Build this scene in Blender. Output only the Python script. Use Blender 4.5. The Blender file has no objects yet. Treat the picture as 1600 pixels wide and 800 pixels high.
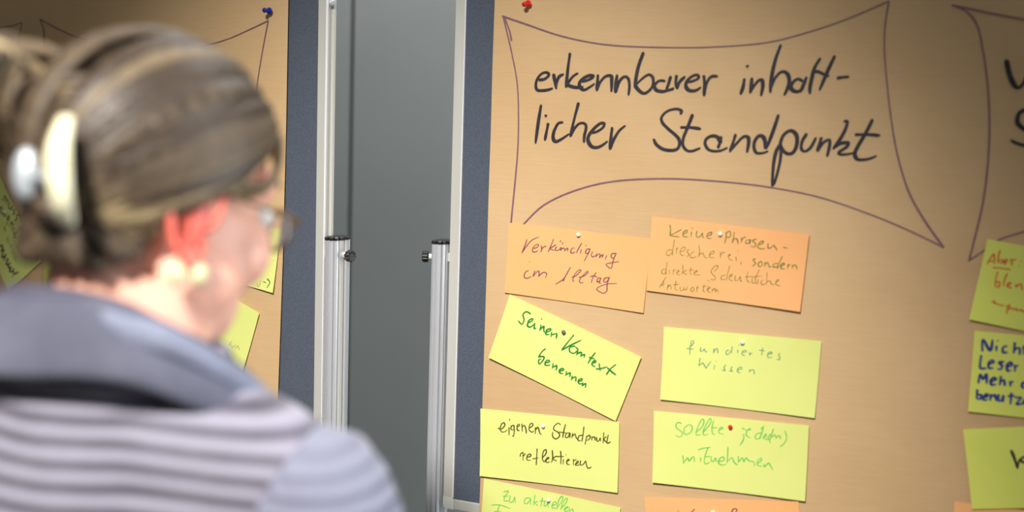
import bpy, math, random
from math import sin, cos, pi, radians
from mathutils import Vector, Matrix, noise
random.seed(7)
S = bpy.context.scene
COL = S.collection

# ------------------------------------------------------------------ camera
FPX = 1850.0                      # focal length in pixels of the 1600 px wide frame
CAM = Vector((0, 0, 1.5))
_up = Vector((0.03107, 0.99286, -0.11515)).normalized()       # world up seen in camera axes (right, up, forward)
_fw = Vector((0, 0, 1)); _fw = (_fw - _up * _fw.dot(_up)).normalized()
_rt = _up.cross(_fw)
def c2w(v):                       # camera axes (right, up, forward) -> world direction
    return Vector((v.dot(_rt), v.dot(_fw), v.dot(_up)))
EX, EY, EZ = c2w(Vector((1, 0, 0))), c2w(Vector((0, 1, 0))), c2w(Vector((0, 0, 1)))
cd = bpy.data.cameras.new('camera'); cam = bpy.data.objects.new('camera', cd); COL.objects.link(cam)
cam.matrix_world = Matrix(((EX.x, EY.x, -EZ.x, CAM.x), (EX.y, EY.y, -EZ.y, CAM.y), (EX.z, EY.z, -EZ.z, CAM.z), (0, 0, 0, 1)))
cd.sensor_width = 36; cd.lens = 36 * FPX / 1600
cd.clip_start = 0.05
cd.dof.use_dof = True; cd.dof.focus_distance = 1.63; cd.dof.aperture_fstop = 1.85
S.camera = cam

# ------------------------------------------------------------------ world, lights, exposure
w = bpy.data.worlds.new('World'); S.world = w; w.use_nodes = True
bg = w.node_tree.nodes['Background']; bg.inputs[0].default_value = (1.0, 0.94, 0.85, 1); bg.inputs[1].default_value = 0.16
S.view_settings.view_transform = 'Standard'; S.view_settings.look = 'None'
S.view_settings.gamma = 1; S.view_settings.use_curve_mapping = False
S.view_settings.exposure = 0.0
def aim(o, target):
    o.rotation_euler = (Vector(target) - o.location).to_track_quat('-Z', 'Y').to_euler()
def spot(name, loc, target, power, color, angle, blend, rad):
    l = bpy.data.lights.new(name, 'SPOT'); l.energy = power; l.color = color
    l.spot_size = radians(angle); l.spot_blend = blend; l.shadow_soft_size = rad
    o = bpy.data.objects.new(name, l); COL.objects.link(o); o.location = loc; aim(o, target); return o
def area(name, loc, target, power, color, sx, sy):
    l = bpy.data.lights.new(name, 'AREA'); l.shape = 'RECTANGLE'; l.size = sx; l.size_y = sy; l.energy = power; l.color = color
    o = bpy.data.objects.new(name, l); COL.objects.link(o); o.location = loc; aim(o, target); return o
spot('ceiling_spot_light', (-0.52, -0.45, 2.72), (-0.10, 1.58, 0.90), 400, (1.0, 0.95, 0.89), 40, 1.0, 0.10)
area('window_light', (2.95, 0.75, 1.6), (-0.4, 1.1, 1.3), 95, (0.90, 0.95, 1.0), 1.3, 1.9)
area('ceiling_panel_light', (0.2, 2.05, 2.80), (0.2, 2.5, 0), 30, (0.96, 0.98, 1.0), 1.6, 0.3)

# ------------------------------------------------------------------ helpers
def mk(name, verts, faces, mat, parent=None, origin=None, smooth=False, mats=None, midx=None):
    """mesh object from WORLD coordinates; children share the frame of their top-level thing"""
    root = parent
    while root is not None and root.parent is not None: root = root.parent
    o0 = Vector(root['_o']) if root is not None else Vector(origin if origin is not None else (0, 0, 0))
    me = bpy.data.meshes.new(name)
    me.from_pydata([tuple(Vector(v) - o0) for v in verts], [], faces)
    for m in (mats or [mat]): me.materials.append(m)
    if midx: me.polygons.foreach_set('material_index', midx)
    if smooth: me.polygons.foreach_set('use_smooth', [True] * len(me.polygons))
    me.update()
    o = bpy.data.objects.new(name, me); COL.objects.link(o)
    if parent is not None: o.parent = parent
    else: o.location = o0; o['_o'] = tuple(o0)
    return o
def empty(name, origin):
    o = bpy.data.objects.new(name, None); COL.objects.link(o); o.location = origin; o['_o'] = tuple(origin)
    o.empty_display_size = 0.05
    return o
def tag(o, label, cat, group=None):
    o['label'] = label; o['category'] = cat
    if group: o['group'] = group
    return o
def struct(o): o['kind'] = 'structure'; return o
class MB:
    def __init__(s): s.v = []; s.f = []; s.mi = []
    def add(s, vs, fs, mi=0):
        k = len(s.v); s.v += [Vector(v) for v in vs]; s.f += [tuple(i + k for i in f) for f in fs]; s.mi += [mi] * len(fs)
    def box(s, o, ax, ay, az, x0, x1, y0, y1, z0, z1, bev=0.0, mi=0):
        def P(x, y, z): return o + ax * x + ay * y + az * z
        if bev <= 0:
            vs = [P(x, y, z) for z in (z0, z1) for y in (y0, y1) for x in (x0, x1)]
            s.add(vs, [(0, 2, 3, 1), (4, 5, 7, 6), (0, 1, 5, 4), (2, 6, 7, 3), (0, 4, 6, 2), (1, 3, 7, 5)], mi)
        else:
            b = bev; L = []
            for (e, z) in ((b, z0), (0, z0 + b), (0, z1 - b), (b, z1)):
                L.append([P(x0 + e, y0 + e, z), P(x1 - e, y0 + e, z), P(x1 - e, y1 - e, z), P(x0 + e, y1 - e, z)])
            vs = sum(L, []); fs = [(3, 2, 1, 0), (12, 13, 14, 15)]
            for k in range(3):
                for i in range(4):
                    j = (i + 1) % 4; fs.append((4 * k + i, 4 * k + j, 4 * k + 4 + j, 4 * k + 4 + i))
            s.add(vs, fs, mi)
    def ellipsoid(s, c, ax, ay, az, n=20, m=12, mi=0):
        vs = []; fs = []
        for i in range(m + 1):
            t = pi * i / m
            for j in range(n):
                p = 2 * pi * j / n
                vs.append(c + ax * (sin(t) * cos(p)) + ay * (sin(t) * sin(p)) + az * cos(t))
        for i in range(m):
            for j in range(n):
                k = (j + 1) % n
                fs.append((i * n + j, (i + 1) * n + j, (i + 1) * n + k, i * n + k))
        s.add(vs, fs, mi)
    def tube(s, pts, rad, n=8, mi=0, flat=None, cap=True):
        """rad: number or list; flat: (factor, direction) squashes the section across direction"""
        pts = [Vector(p) for p in pts]; N = len(pts)
        if not hasattr(rad, '__len__'): rad = [rad] * N
        t0 = (pts[1] - pts[0]).normalized()
        u = t0.orthogonal().normalized()
        vs = []
        for i in range(N):
            t = (pts[min(i + 1, N - 1)] - pts[max(i - 1, 0)]).normalized()
            u = (u - t * u.dot(t)); u = u.normalized() if u.length > 1e-6 else t.orthogonal().normalized()
            b = t.cross(u)
            for j in range(n):
                a = 2 * pi * j / n
                d = (u * cos(a) + b * sin(a)) * rad[i]
                if flat: d = d - flat[1] * (d.dot(flat[1]) * (1 - flat[0]))
                vs.append(pts[i] + d)
        fs = []
        for i in range(N - 1):
            for j in range(n):
                k = (j + 1) % n; fs.append((i * n + j, i * n + k, (i + 1) * n + k, (i + 1) * n + j))
        if cap: fs.append(tuple(range(n))[::-1]); fs.append(tuple((N - 1) * n + j for j in range(n)))
        s.add(vs, fs, mi)
    def lathe(s, o, axis, prof, n=20, mi=0):
        axis = axis.normalized(); u = axis.orthogonal().normalized(); b = axis.cross(u); vs = []; fs = []
        for (r, h) in prof:
            for j in range(n):
                a = 2 * pi * j / n; vs.append(o + axis * h + (u * cos(a) + b * sin(a)) * max(r, 1e-5))
        for i in range(len(prof) - 1):
            for j in range(n):
                k = (j + 1) % n; fs.append((i * n + j, i * n + k, (i + 1) * n + k, (i + 1) * n + j))
        fs.append(tuple(range(n))[::-1]); fs.append(tuple((len(prof) - 1) * n + j for j in range(n)))
        s.add(vs, fs, mi)
    def build(s, name, mat, parent=None, origin=None, smooth=False, mats=None):
        return mk(name, s.v, s.f, mat, parent, origin, smooth, mats, s.mi if mats else None)
def catmull(p, k=5):
    if len(p) < 3: return p
    out = []
    q = [p[0]] + list(p) + [p[-1]]
    for i in range(1, len(q) - 2):
        a, b, c, d = q[i - 1], q[i], q[i + 1], q[i + 2]
        for j in range(k):
            t = j / k
            out.append(tuple(0.5 * (2 * b[m] + (c[m] - a[m]) * t + (2 * a[m] - 5 * b[m] + 4 * c[m] - d[m]) * t * t + (3 * b[m] - a[m] - 3 * c[m] + d[m]) * t ** 3) for m in range(len(b))))
    out.append(tuple(p[-1])); return out

# ------------------------------------------------------------------ materials
def srgb(r, g, b):
    f = lambda c: (c / 255) / 12.92 if c / 255 <= 0.04045 else ((c / 255 + 0.055) / 1.055) ** 2.4
    return (f(r), f(g), f(b), 1)
def mat(name, col, rough=0.6, metal=0.0, col2=None, scale=20, bump=0.0, bscale=None, stretch=(1, 1, 1), sss=0.0, spec=None, detail=4, bdist=0.001):
    m = bpy.data.materials.new(name); m.use_nodes = True; nt = m.node_tree; N = nt.nodes; L = nt.links
    p = N['Principled BSDF']; p.inputs['Base Color'].default_value = col
    p.inputs['Roughness'].default_value = rough; p.inputs['Metallic'].default_value = metal
    if spec is not None: p.inputs['Specular IOR Level'].default_value = spec
    if sss: p.inputs['Subsurface Weight'].default_value = sss; p.inputs['Subsurface Radius'].default_value = (0.02, 0.008, 0.004); p.inputs['Subsurface Scale'].default_value = 0.5
    tc = N.new('ShaderNodeTexCoord'); mp = N.new('ShaderNodeMapping'); mp.inputs['Scale'].default_value = stretch
    L.new(tc.outputs['Object'], mp.inputs['Vector'])
    if col2:
        n = N.new('ShaderNodeTexNoise'); n.inputs['Scale'].default_value = scale; n.inputs['Detail'].default_value = detail
        r = N.new('ShaderNodeMix'); r.data_type = 'RGBA'; r.inputs[6].default_value = col; r.inputs[7].default_value = col2
        cr = N.new('ShaderNodeMapRange'); cr.inputs[1].default_value = 0.35; cr.inputs[2].default_value = 0.65
        L.new(mp.outputs[0], n.inputs['Vector']); L.new(n.outputs[0], cr.inputs[0]); L.new(cr.outputs[0], r.inputs[0]); L.new(r.outputs[2], p.inputs['Base Color'])
    if bump:
        n2 = N.new('ShaderNodeTexNoise'); n2.inputs['Scale'].default_value = bscale or scale; n2.inputs['Detail'].default_value = 5
        bp = N.new('ShaderNodeBump'); bp.inputs['Strength'].default_value = bump; bp.inputs['Distance'].default_value = bdist
        L.new(mp.outputs[0], n2.inputs['Vector']); L.new(n2.outputs[0], bp.inputs['Height']); L.new(bp.outputs[0], p.inputs['Normal'])
    return m
M_orange = mat('orange_card', srgb(250, 186, 124), 0.75, col2=srgb(250, 183, 118), scale=12, bump=0.12, bscale=900)
M_yellow = mat('yellow_card', srgb(231, 238, 142), 0.75, col2=srgb(228, 236, 135), scale=12, bump=0.12, bscale=900)
M_green = mat('lime_card', srgb(226, 232, 112), 0.75, col2=srgb(220, 227, 104), scale=12, bump=0.12, bscale=900)
M_felt = mat('blue_grey_felt', srgb(70, 79, 94), 0.95, col2=srgb(90, 98, 112), scale=700, bump=0.5, bscale=900, detail=6)
M_alu = mat('brushed_aluminium', srgb(205, 205, 198), 0.45, 0.25, col2=srgb(212, 212, 206), scale=60, stretch=(1, 1, 0.05))
M_alu_pole = mat('polished_aluminium', srgb(216, 219, 224), 0.28, 0.42, col2=srgb(212, 214, 218), scale=80, stretch=(1, 1, 0.03))
M_alu_dark = mat('shaded_groove_aluminium', srgb(120, 130, 145), 0.35, 0.8)
M_plast = mat('pale_grey_plastic', srgb(214, 218, 208), 0.5, col2=srgb(208, 213, 204), scale=40)
M_glint = mat('painted_edge_glint', srgb(236, 238, 242), 0.35, col2=srgb(232, 234, 238), scale=40)  # painted highlight: white stands in for light caught along the frame edge
M_black = mat('black_plastic', srgb(24, 24, 26), 0.35, col2=srgb(30, 30, 33), scale=40)
M_panel = mat('grey_laminate', srgb(130, 133, 129), 0.45, col2=srgb(134, 136, 132), scale=3, bump=0.15, bscale=700)
M_gap = mat('dark_gap', srgb(30, 33, 32), 0.8)
M_wall = mat('painted_plaster', srgb(190, 190, 182), 0.85, col2=srgb(184, 184, 176), scale=5, bump=0.1, bscale=200)
M_floor = mat('grey_carpet', srgb(96, 98, 102), 0.95, col2=srgb(82, 84, 90), scale=400, bump=0.6, bscale=600)
M_ceil = mat('white_ceiling', srgb(225, 225, 220), 0.9, col2=srgb(220, 220, 214), scale=6)
M_winframe = mat('white_window_frame', srgb(225, 226, 224), 0.5, col2=srgb(220, 221, 219), scale=20)
def ink(name, c, c2=None): return mat(name, c, 0.55, col2=c2, scale=180)
I_black = ink('black_marker', srgb(26, 22, 30), srgb(44, 40, 52))
I_purple = ink('purple_marker', srgb(120, 84, 98), srgb(136, 98, 110))
I_purple2 = ink('plum_pen', srgb(132, 76, 96), srgb(120, 66, 88))
I_dkgreen = ink('green_felt_pen', srgb(14, 138, 50), srgb(8, 118, 40))
I_olive = ink('olive_green_pen', srgb(56, 108, 40), srgb(128, 136, 52))
I_brown = ink('dark_olive_pen', srgb(92, 80, 24), srgb(78, 66, 20))
I_teal = ink('pale_teal_pen', srgb(120, 168, 124), srgb(100, 152, 120))
I_ltgreen = ink('light_green_pen', srgb(126, 214, 96), srgb(96, 196, 90))
I_red = ink('red_pen', srgb(226, 96, 40), srgb(214, 78, 36))
I_blue = ink('blue_marker', srgb(30, 44, 128), srgb(44, 60, 140))
I_grey = ink('grey_pencil', srgb(178, 172, 90), srgb(160, 158, 84))
I_dgrey = ink('dark_grey_pen', srgb(70, 72, 50), srgb(92, 92, 58))

def mat_kraft():
    m = mat('brown_kraft_paper', srgb(206, 166, 112), 0.7); nt = m.node_tree; N = nt.nodes; L = nt.links; p = N['Principled BSDF']
    tc = N.new('ShaderNodeTexCoord')
    n = N.new('ShaderNodeTexNoise'); n.inputs['Scale'].default_value = 5; n.inputs['Detail'].default_value = 6
    L.new(tc.outputs['Object'], n.inputs['Vector'])
    mp = N.new('ShaderNodeMapping'); mp.inputs['Scale'].default_value = (30, 30, 420); L.new(tc.outputs['Object'], mp.inputs['Vector'])
    n2 = N.new('ShaderNodeTexNoise'); n2.inputs['Scale'].default_value = 1.0; n2.inputs['Detail'].default_value = 4; L.new(mp.outputs[0], n2.inputs['Vector'])
    a = N.new('ShaderNodeMath'); a.operation = 'MULTIPLY_ADD'; L.new(n2.outputs[0], a.inputs[0]); a.inputs[1].default_value = 0.45; L.new(n.outputs[0], a.inputs[2])
    cr = N.new('ShaderNodeMapRange'); cr.inputs[1].default_value = 0.45; cr.inputs[2].default_value = 1.0; L.new(a.outputs[0], cr.inputs[0])
    mx = N.new('ShaderNodeMix'); mx.data_type = 'RGBA'; mx.inputs[6].default_value = srgb(203, 168, 121); mx.inputs[7].default_value = srgb(215, 182, 136)
    L.new(cr.outputs[0], mx.inputs[0]); L.new(mx.outputs[2], p.inputs['Base Color'])
    # crinkles: broad soft noise and fine ribs
    n3 = N.new('ShaderNodeTexNoise'); n3.inputs['Scale'].default_value = 9; n3.inputs['Detail'].default_value = 3; L.new(tc.outputs['Object'], n3.inputs['Vector'])
    b1 = N.new('ShaderNodeBump'); b1.inputs['Strength'].default_value = 0.25; b1.inputs['Distance'].default_value = 0.006; L.new(n3.outputs[0], b1.inputs['Height'])
    b2 = N.new('ShaderNodeBump'); b2.inputs['Strength'].default_value = 0.35; b2.inputs['Distance'].default_value = 0.0004
    L.new(n2.outputs[0], b2.inputs['Height']); L.new(b1.outputs[0], b2.inputs['Normal']); L.new(b2.outputs[0], p.inputs['Normal'])
    return m
M_kraft = mat_kraft()

# ------------------------------------------------------------------ the two board planes
def ray(x, y): return c2w(Vector(((x - 800) / FPX, (400 - y) / FPX, 1.0)))
def W(x, y, d): return CAM + ray(x, y) * d            # point at pixel and depth (set-out only)
class Plane:
    def __init__(s, yaw, px, py, depth):
        s.n = -Vector((sin(yaw), cos(yaw), 0))          # towards the viewer
        s.r = Vector((cos(yaw), -sin(yaw), 0)); s.u = Vector((0, 0, 1))
        s.p0 = W(px, py, depth)
    def at(s, x, y, off=0.0):                           # where the sight line of a spot meets the plane moved by off
        d = ray(x, y); q = s.p0 + s.n * off
        return CAM + d * ((q - CAM).dot(s.n) / d.dot(s.n))
    def uv(s, P): d = P - s.p0; return d.dot(s.r), d.dot(s.u)
    def pt(s, a, b, off=0.0): return s.p0 + s.r * a + s.u * b + s.n * off
nr = c2w(Vector((sin(radians(23)) * cos(radians(5.4)), sin(radians(5.4)), cos(radians(23)) * cos(radians(5.4)))))
yawR = math.atan2(nr.x, nr.y)
# depth on the optical axis 1.6147 m
PR = Plane(yawR, 800, 400, 1.6147)
PL = Plane(radians(29), 432, 405, 1.655)

# ------------------------------------------------------------------ the room
X, Y, Z = Vector((1, 0, 0)), Vector((0, 1, 0)), Vector((0, 0, 1)); O = Vector((0, 0, 0))
mb = MB(); mb.box(O, X, Y, Z, -3.6, 3.2, -2.6, 2.9, -0.05, 0); struct(mb.build('floor', M_floor))
mb = MB(); mb.box(O, X, Y, Z, -3.6, 3.2, -2.6, 2.9, 2.85, 2.9); struct(mb.build('ceiling', M_ceil))
mb = MB(); mb.box(O, X, Y, Z, 3.1, 3.2, -2.6, 2.9, 0, 2.85); struct(mb.build('wall_right', M_wall))
mb = MB()
for a in ((-2.6, -1.0, 0, 2.85), (1.4, 2.9, 0, 2.85), (-1.0, 1.4, 0, 0.6), (-1.0, 1.4, 2.5, 2.85)):
    mb.box(O, X, Y, Z, -3.6, -3.5, a[0], a[1], a[2], a[3])
struct(mb.build('wall_left', M_wall))
wf = MB()
for a in ((-1.0, -0.94, 0.6, 2.5), (1.34, 1.4, 0.6, 2.5), (0.17, 0.23, 0.6, 2.5), (-0.94, 1.34, 0.6, 0.66), (-0.94, 1.34, 2.44, 2.5)):
    wf.box(O, X, Y, Z, -3.58, -3.52, a[0], a[1], a[2], a[3], 0.006)
struct(wf.build('window_1', M_winframe))
back = MB(); back.box(O, X, Y, Z, -3.5, 3.1, 2.62, 2.72, 0, 2.85)
wb = struct(back.build('wall_back', M_gap))
# grey laminate panels in front of the back wall, seam where the photo shows it
seam = [W(551, 40, 1).x / 1, 0]
d0 = ray(551, 40); sx = CAM.x + d0.x * (2.58 - CAM.y) / d0.y
xs = [sx - 2.2, sx - 1.1, sx, sx + 1.1, sx + 2.2]
for i in range(4):
    mb = MB(); mb.box(O, X, Y, Z, xs[i] + 0.0035, xs[i + 1] - 0.0035, 2.58, 2.62, 0.08, 2.8, 0.0015)
    mb.build('panel', M_panel, wb)

# ------------------------------------------------------------------ pin boards
def board(P, side, inner_pts, name, label):
    """side = +1: the frame edge seen is the board's right one, -1: its left one. inner_pts: (u of outer edge, v bottom)"""
    ue, vb = inner_pts; Wd, Ht = 1.2, 1.24; fw, dp = 0.0145, 0.021
    u0, u1 = (ue - Wd, ue) if side > 0 else (ue, ue + Wd); v0, v1 = vb, vb + Ht
    root = empty(name, P.pt((u0 + u1) / 2, 0, -0.012) * 1.0)
    root.location.z = 0; root['_o'] = tuple(root.location)
    tag(root, label, 'pin board')
    B = P.p0.copy(); r, u, n = P.r, P.u, P.n
    f0, f1 = -0.0035 - dp, -0.0035
    # felt panel
    mb = MB(); mb.box(B, r, u, n, u0 + fw - 0.002, u1 - fw + 0.002, v0 + fw - 0.002, v1 - fw + 0.002, f0 + 0.004, -0.0055)
    mb.build('felt_panel', M_felt, root)
    c = 0.017
    # side profiles: flat face, lip whitened as if catching light, groove along the outer edge
    for (a, b, s) in ((u0, u0 + fw, -1), (u1 - fw, u1, 1)):
        mb = MB(); lo, hi = v0 + c, v1 - c
        mb.box(B, r, u, n, a, b, lo, hi, f1 - 0.006, f1, 0.0006)
        mb.box(B, r, u, n, a, b, lo, hi, f0, f0 + 0.006, 0.0006)
        if s > 0: mb.box(B, r, u, n, a, b - 0.004, lo, hi, f0 + 0.006, f1 - 0.006)
        else: mb.box(B, r, u, n, a + 0.004, b, lo, hi, f0 + 0.006, f1 - 0.006)
        lip = (b - 0.0012, b + 0.0004) if s > 0 else (b - 0.0002, b + 0.0014)
        sp_ = mb.build('side_profile', M_alu, root)
        mb = MB(); mb.box(B, r, u, n, lip[0], lip[1], lo, hi, f1 - 0.003, f1 + 0.0004, 0.0004); mb.build('glint_lip', M_glint, sp_)
    for (a, b) in ((v0, v0 + fw), (v1 - fw, v1)):
        mb = MB(); mb.box(B, r, u, n, u0 + c, u1 - c, a, b, f0, f1, 0.0008)
        mb.build('rail_profile', M_alu, root)
    # rounded corner brackets
    for (cu, su) in ((u0, 1), (u1, -1)):
        for (cv, sv) in ((v0, 1), (v1, -1)):
            out = []; ri = 0.006; inn = []
            for k in range(7):
                a = pi / 2 * k / 6
                out.append((cu + su * (ri - ri * cos(a)), cv + sv * (ri - ri * sin(a))))
            # outline: from (cu, cv+c) round the outer corner to (cu+c, cv), then the inner fillet
            pl = [(cu, cv + sv * c)] + out + [(cu + su * c, cv)] + [(cu + su * c, cv + sv * fw)]
            fr = 0.0022
            for k in range(5):
                a = pi / 2 * k / 4
                pl.append((cu + su * (c - (c - fw) * sin(a)), cv + sv * (c - (c - fw) * cos(a)) if False else cv + sv * (fw + (c - fw) * (1 - cos(a)))))
            nP = len(pl)
            vs = [B + r * p[0] + u * p[1] + n * (f0 - 0.0004) for p in pl] + [B + r * p[0] + u * p[1] + n * (f1 + 0.0006) for p in pl]
            fs = [tuple(range(nP)), tuple(range(2 * nP - 1, nP - 1, -1))] + [(i, (i + 1) % nP, nP + (i + 1) % nP, nP + i) for i in range(nP)]
            mk('corner_bracket', vs, fs, M_plast, root)
    # stand: two fluted oval posts with a black cap, clamp screw and foot
    for sgn in (-1, 1):
        pu = (u0 - 0.0155) if sgn < 0 else (u1 + 0.0155)
        visible = (sgn == side)
        ztop = PTOP[name]
        base = P.pt(pu, 0, -0.014); base.z = 0
        prof = []
        n_ = 72
        for k in range(n_):
            a = 2 * pi * k / n_
            e = 0.8
            ca, sa = cos(a), sin(a)
            px = 0.0128 * math.copysign(abs(ca) ** e, ca); py = 0.0200 * math.copysign(abs(sa) ** e, sa)
            g = 1.0
            if k % 18 in (6, 12) or k % 18 in (0,): g = 0.78
            prof.append((px * g, py * g))
        mb = MB(); vs = []; z0, z1 = 0.03, ztop
        for z in (z0, z1):
            for (a, b) in prof: vs.append(Vector((base.x, base.y, z)) + r * a + n * b)
        N_ = len(prof)
        fs = [(i, (i + 1) % N_, N_ + (i + 1) % N_, N_ + i) for i in range(N_)] + [tuple(range(N_))[::-1], tuple(range(N_, 2 * N_))]
        mb.add(vs, fs); mb.build('post', M_alu_pole, root)
        # cap
        vs = []
        for (z, k) in ((ztop, 1.04), (ztop + 0.003, 1.04), (ztop + 0.0045, 0.9)):
            for (a, b) in prof: vs.append(Vector((base.x, base.y, z)) + r * a * k + n * b * k)
        fs = []
        for q in range(2): fs += [(q * N_ + i, q * N_ + (i + 1) % N_, (q + 1) * N_ + (i + 1) % N_, (q + 1) * N_ + i) for i in range(N_)]
        fs += [tuple(range(N_))[::-1], tuple(range(2 * N_, 3 * N_))]
        mk('post_cap', vs, fs, M_black, root)
        # clamp screw: pale collar and knurled black knob on the outer side, slightly to the front
        kc = Vector((base.x, base.y, ztop - 0.0205)) + r * (sgn * 0.0175) + n * 0.002
        ax = (r * sgn + n * 0.35).normalized()
        mb = MB(); mb.lathe(kc - ax * 0.009, ax, [(0.0042, 0), (0.0042, 0.0115)]); mb.build('knob_collar', M_plast, root)
        mb = MB(); prof2 = [(0.0072, 0.0045), (0.0082, 0.0055), (0.0082, 0.0118), (0.0072, 0.0128), (0.004, 0.0124)]
        mb.lathe(kc - ax * 0.001, ax, prof2, 40)
        for i, v in enumerate(mb.v):                     # knurls
            d = v - (kc + ax * ax.dot(v - kc))
            if (i % 40) % 4 in (0, 1): mb.v[i] = v - d * 0.13
        mb.build('clamp_knob', M_black, root)
        # small block that holds the board to the post
        q = Vector((base.x, base.y, ztop - 0.019)); mb = MB()
        mb.box(q, r, Z, n, -sgn * 0.0155 - 0.003, -sgn * 0.0155 + 0.004, -0.006, 0.006, -0.008, 0.008, 0.001)
        mb.build('clamp_block', M_plast, root)
        # bolt head in the side groove
        q = P.pt(u1 if sgn > 0 else u0, 0, -0.014); q.z = ztop + 0.318
        mb = MB(); mb.lathe(q - r * sgn * 0.004, r * sgn, [(0.0048, 0), (0.0048, 0.006), (0.003, 0.0078)], 16); mb.build('bolt_head', M_alu_pole, root)
        # foot
        mb = MB(); q = Vector((base.x, base.y, 0))
        mb.box(q, r, n, Z, -0.022, 0.022, -0.26, 0.26, 0.0, 0.03, 0.005); mb.build('foot', M_alu, root)
    mb = MB(); mb.box(Vector((B.x, B.y, 0)) + n * -0.014, r, n, Z, u0 - 0.005, u1 + 0.005, -0.008, 0.008, v0 + B.z - 0.052, v0 + B.z - 0.034, 0.002)
    mb.build('cross_bar', M_alu, root)
    return root, (u0, u1, v0, v1)

ptL = PL.at(527, 376); ptR = PR.at(684, 381)
PTOP = {'pin_board_a': ptL.z, 'pin_board_b': ptR.z}
uL = PL.uv(PL.at(505.5, 420, -0.0035))[0]
bl = PR.uv(PR.at(691.0, 793, -0.0035)); uR = PR.uv(PR.at(701.5, 420, -0.0035))[0]
vL = -0.0 + (CAM.z - 0.60) - PL.p0.z
vR = bl[1]
vL = PR.p0.z + vR - PL.p0.z
boardL, extL = board(PL, 1, (uL, vL), 'pin_board_a', 'blue-grey felt pin board in an aluminium frame, behind the woman at left')
boardR, extR = board(PR, -1, (uR, vR), 'pin_board_b', 'blue-grey felt pin board carrying the big handwritten heading, right of the gap')
boardL.name = 'pin_board'; boardR.name = 'pin_board.001'

# ------------------------------------------------------------------ brown paper sheets
def rimv(vs, fs, bd, n1):                               # paper edge with its own vertices, so the faces shade flat
    k = len(vs); m = len(bd)
    vs += [vs[a] for a in bd] + [vs[n1 + a] for a in bd]
    fs += [(k + i, k + m + i, k + m + (i + 1) % m, k + (i + 1) % m) for i in range(m)]
def sheet(P, edge, side, other, vtop, vbot, label):
    """edge: pixels along the visible vertical edge (top to bottom)"""
    E = [P.uv(P.at(x, y, 0.0)) for (x, y) in edge]
    E.sort(key=lambda e: -e[1])
    def eu(v):
        if v >= E[0][1]: a, b = E[0], E[1]
        elif v <= E[-1][1]: a, b = E[-2], E[-1]
        else:
            for i in range(len(E) - 1):
                if E[i + 1][1] <= v <= E[i][1]: a, b = E[i], E[i + 1]; break
        return a[0] + (b[0] - a[0]) * (v - a[1]) / (b[1] - a[1])
    nu, nv = 90, 70; vs = []; fs = []
    for th in (0.0, -0.0004):
        for j in range(nv + 1):
            v = vbot + (vtop - vbot) * j / nv
            a, b = eu(v), other
            for i in range(nu + 1):
                t = i / nu; uu = a + (b - a) * t
                k = min(1, t * 14)
                z = lift(uu, v) * k - (1 - k) * 0.0006
                vs.append(P.pt(uu, v, z - 0.0006 + th))
    n1 = (nu + 1) * (nv + 1)
    for j in range(nv):
        for i in range(nu):
            a = j * (nu + 1) + i
            q = (a, a + 1, a + nu + 2, a + nu + 1)
            fs.append(q if side < 0 else q[::-1]); q2 = tuple(n1 + i_ for i_ in q); fs.append(q2[::-1] if side < 0 else q2)
    bd = [i for i in range(nu + 1)] + [(j + 1) * (nu + 1) + nu for j in range(nv)] + [nv * (nu + 1) + nu - 1 - i for i in range(nu)] + [(nv - 1 - j) * (nu + 1) for j in range(nv - 1)]
    rimv(vs, fs, bd, n1)
    o = mk('brown_paper', vs, fs, M_kraft, None, P.pt((E[0][0] + other) / 2, (vtop + vbot) / 2, 0), True)
    tag(o, label, 'paper'); return o
def lift(u, v):
    return 0.0007 * (noise.noise(Vector((u * 3.1 + 5, v * 3.3, 1.7))) - 0.3)
topR = extR[3] - 0.01
paperR = sheet(PR, [(772.5, 0), (769, 100), (766.5, 200), (763, 300), (759, 450), (753, 640), (749.5, 770), (748.5, 790)], -1, extR[1] - 0.05, topR, extR[2] - 0.02,
               'brown kraft paper covering the right pin board, headed in large black handwriting')
paperL = sheet(PL, [(449.5, 0), (446, 200), (441, 400), (434, 600)], 1, extL[0] + 0.05, extL[3] - 0.01, extL[2] - 0.02,
               'brown kraft paper covering the left pin board, behind the woman\'s head')

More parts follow.
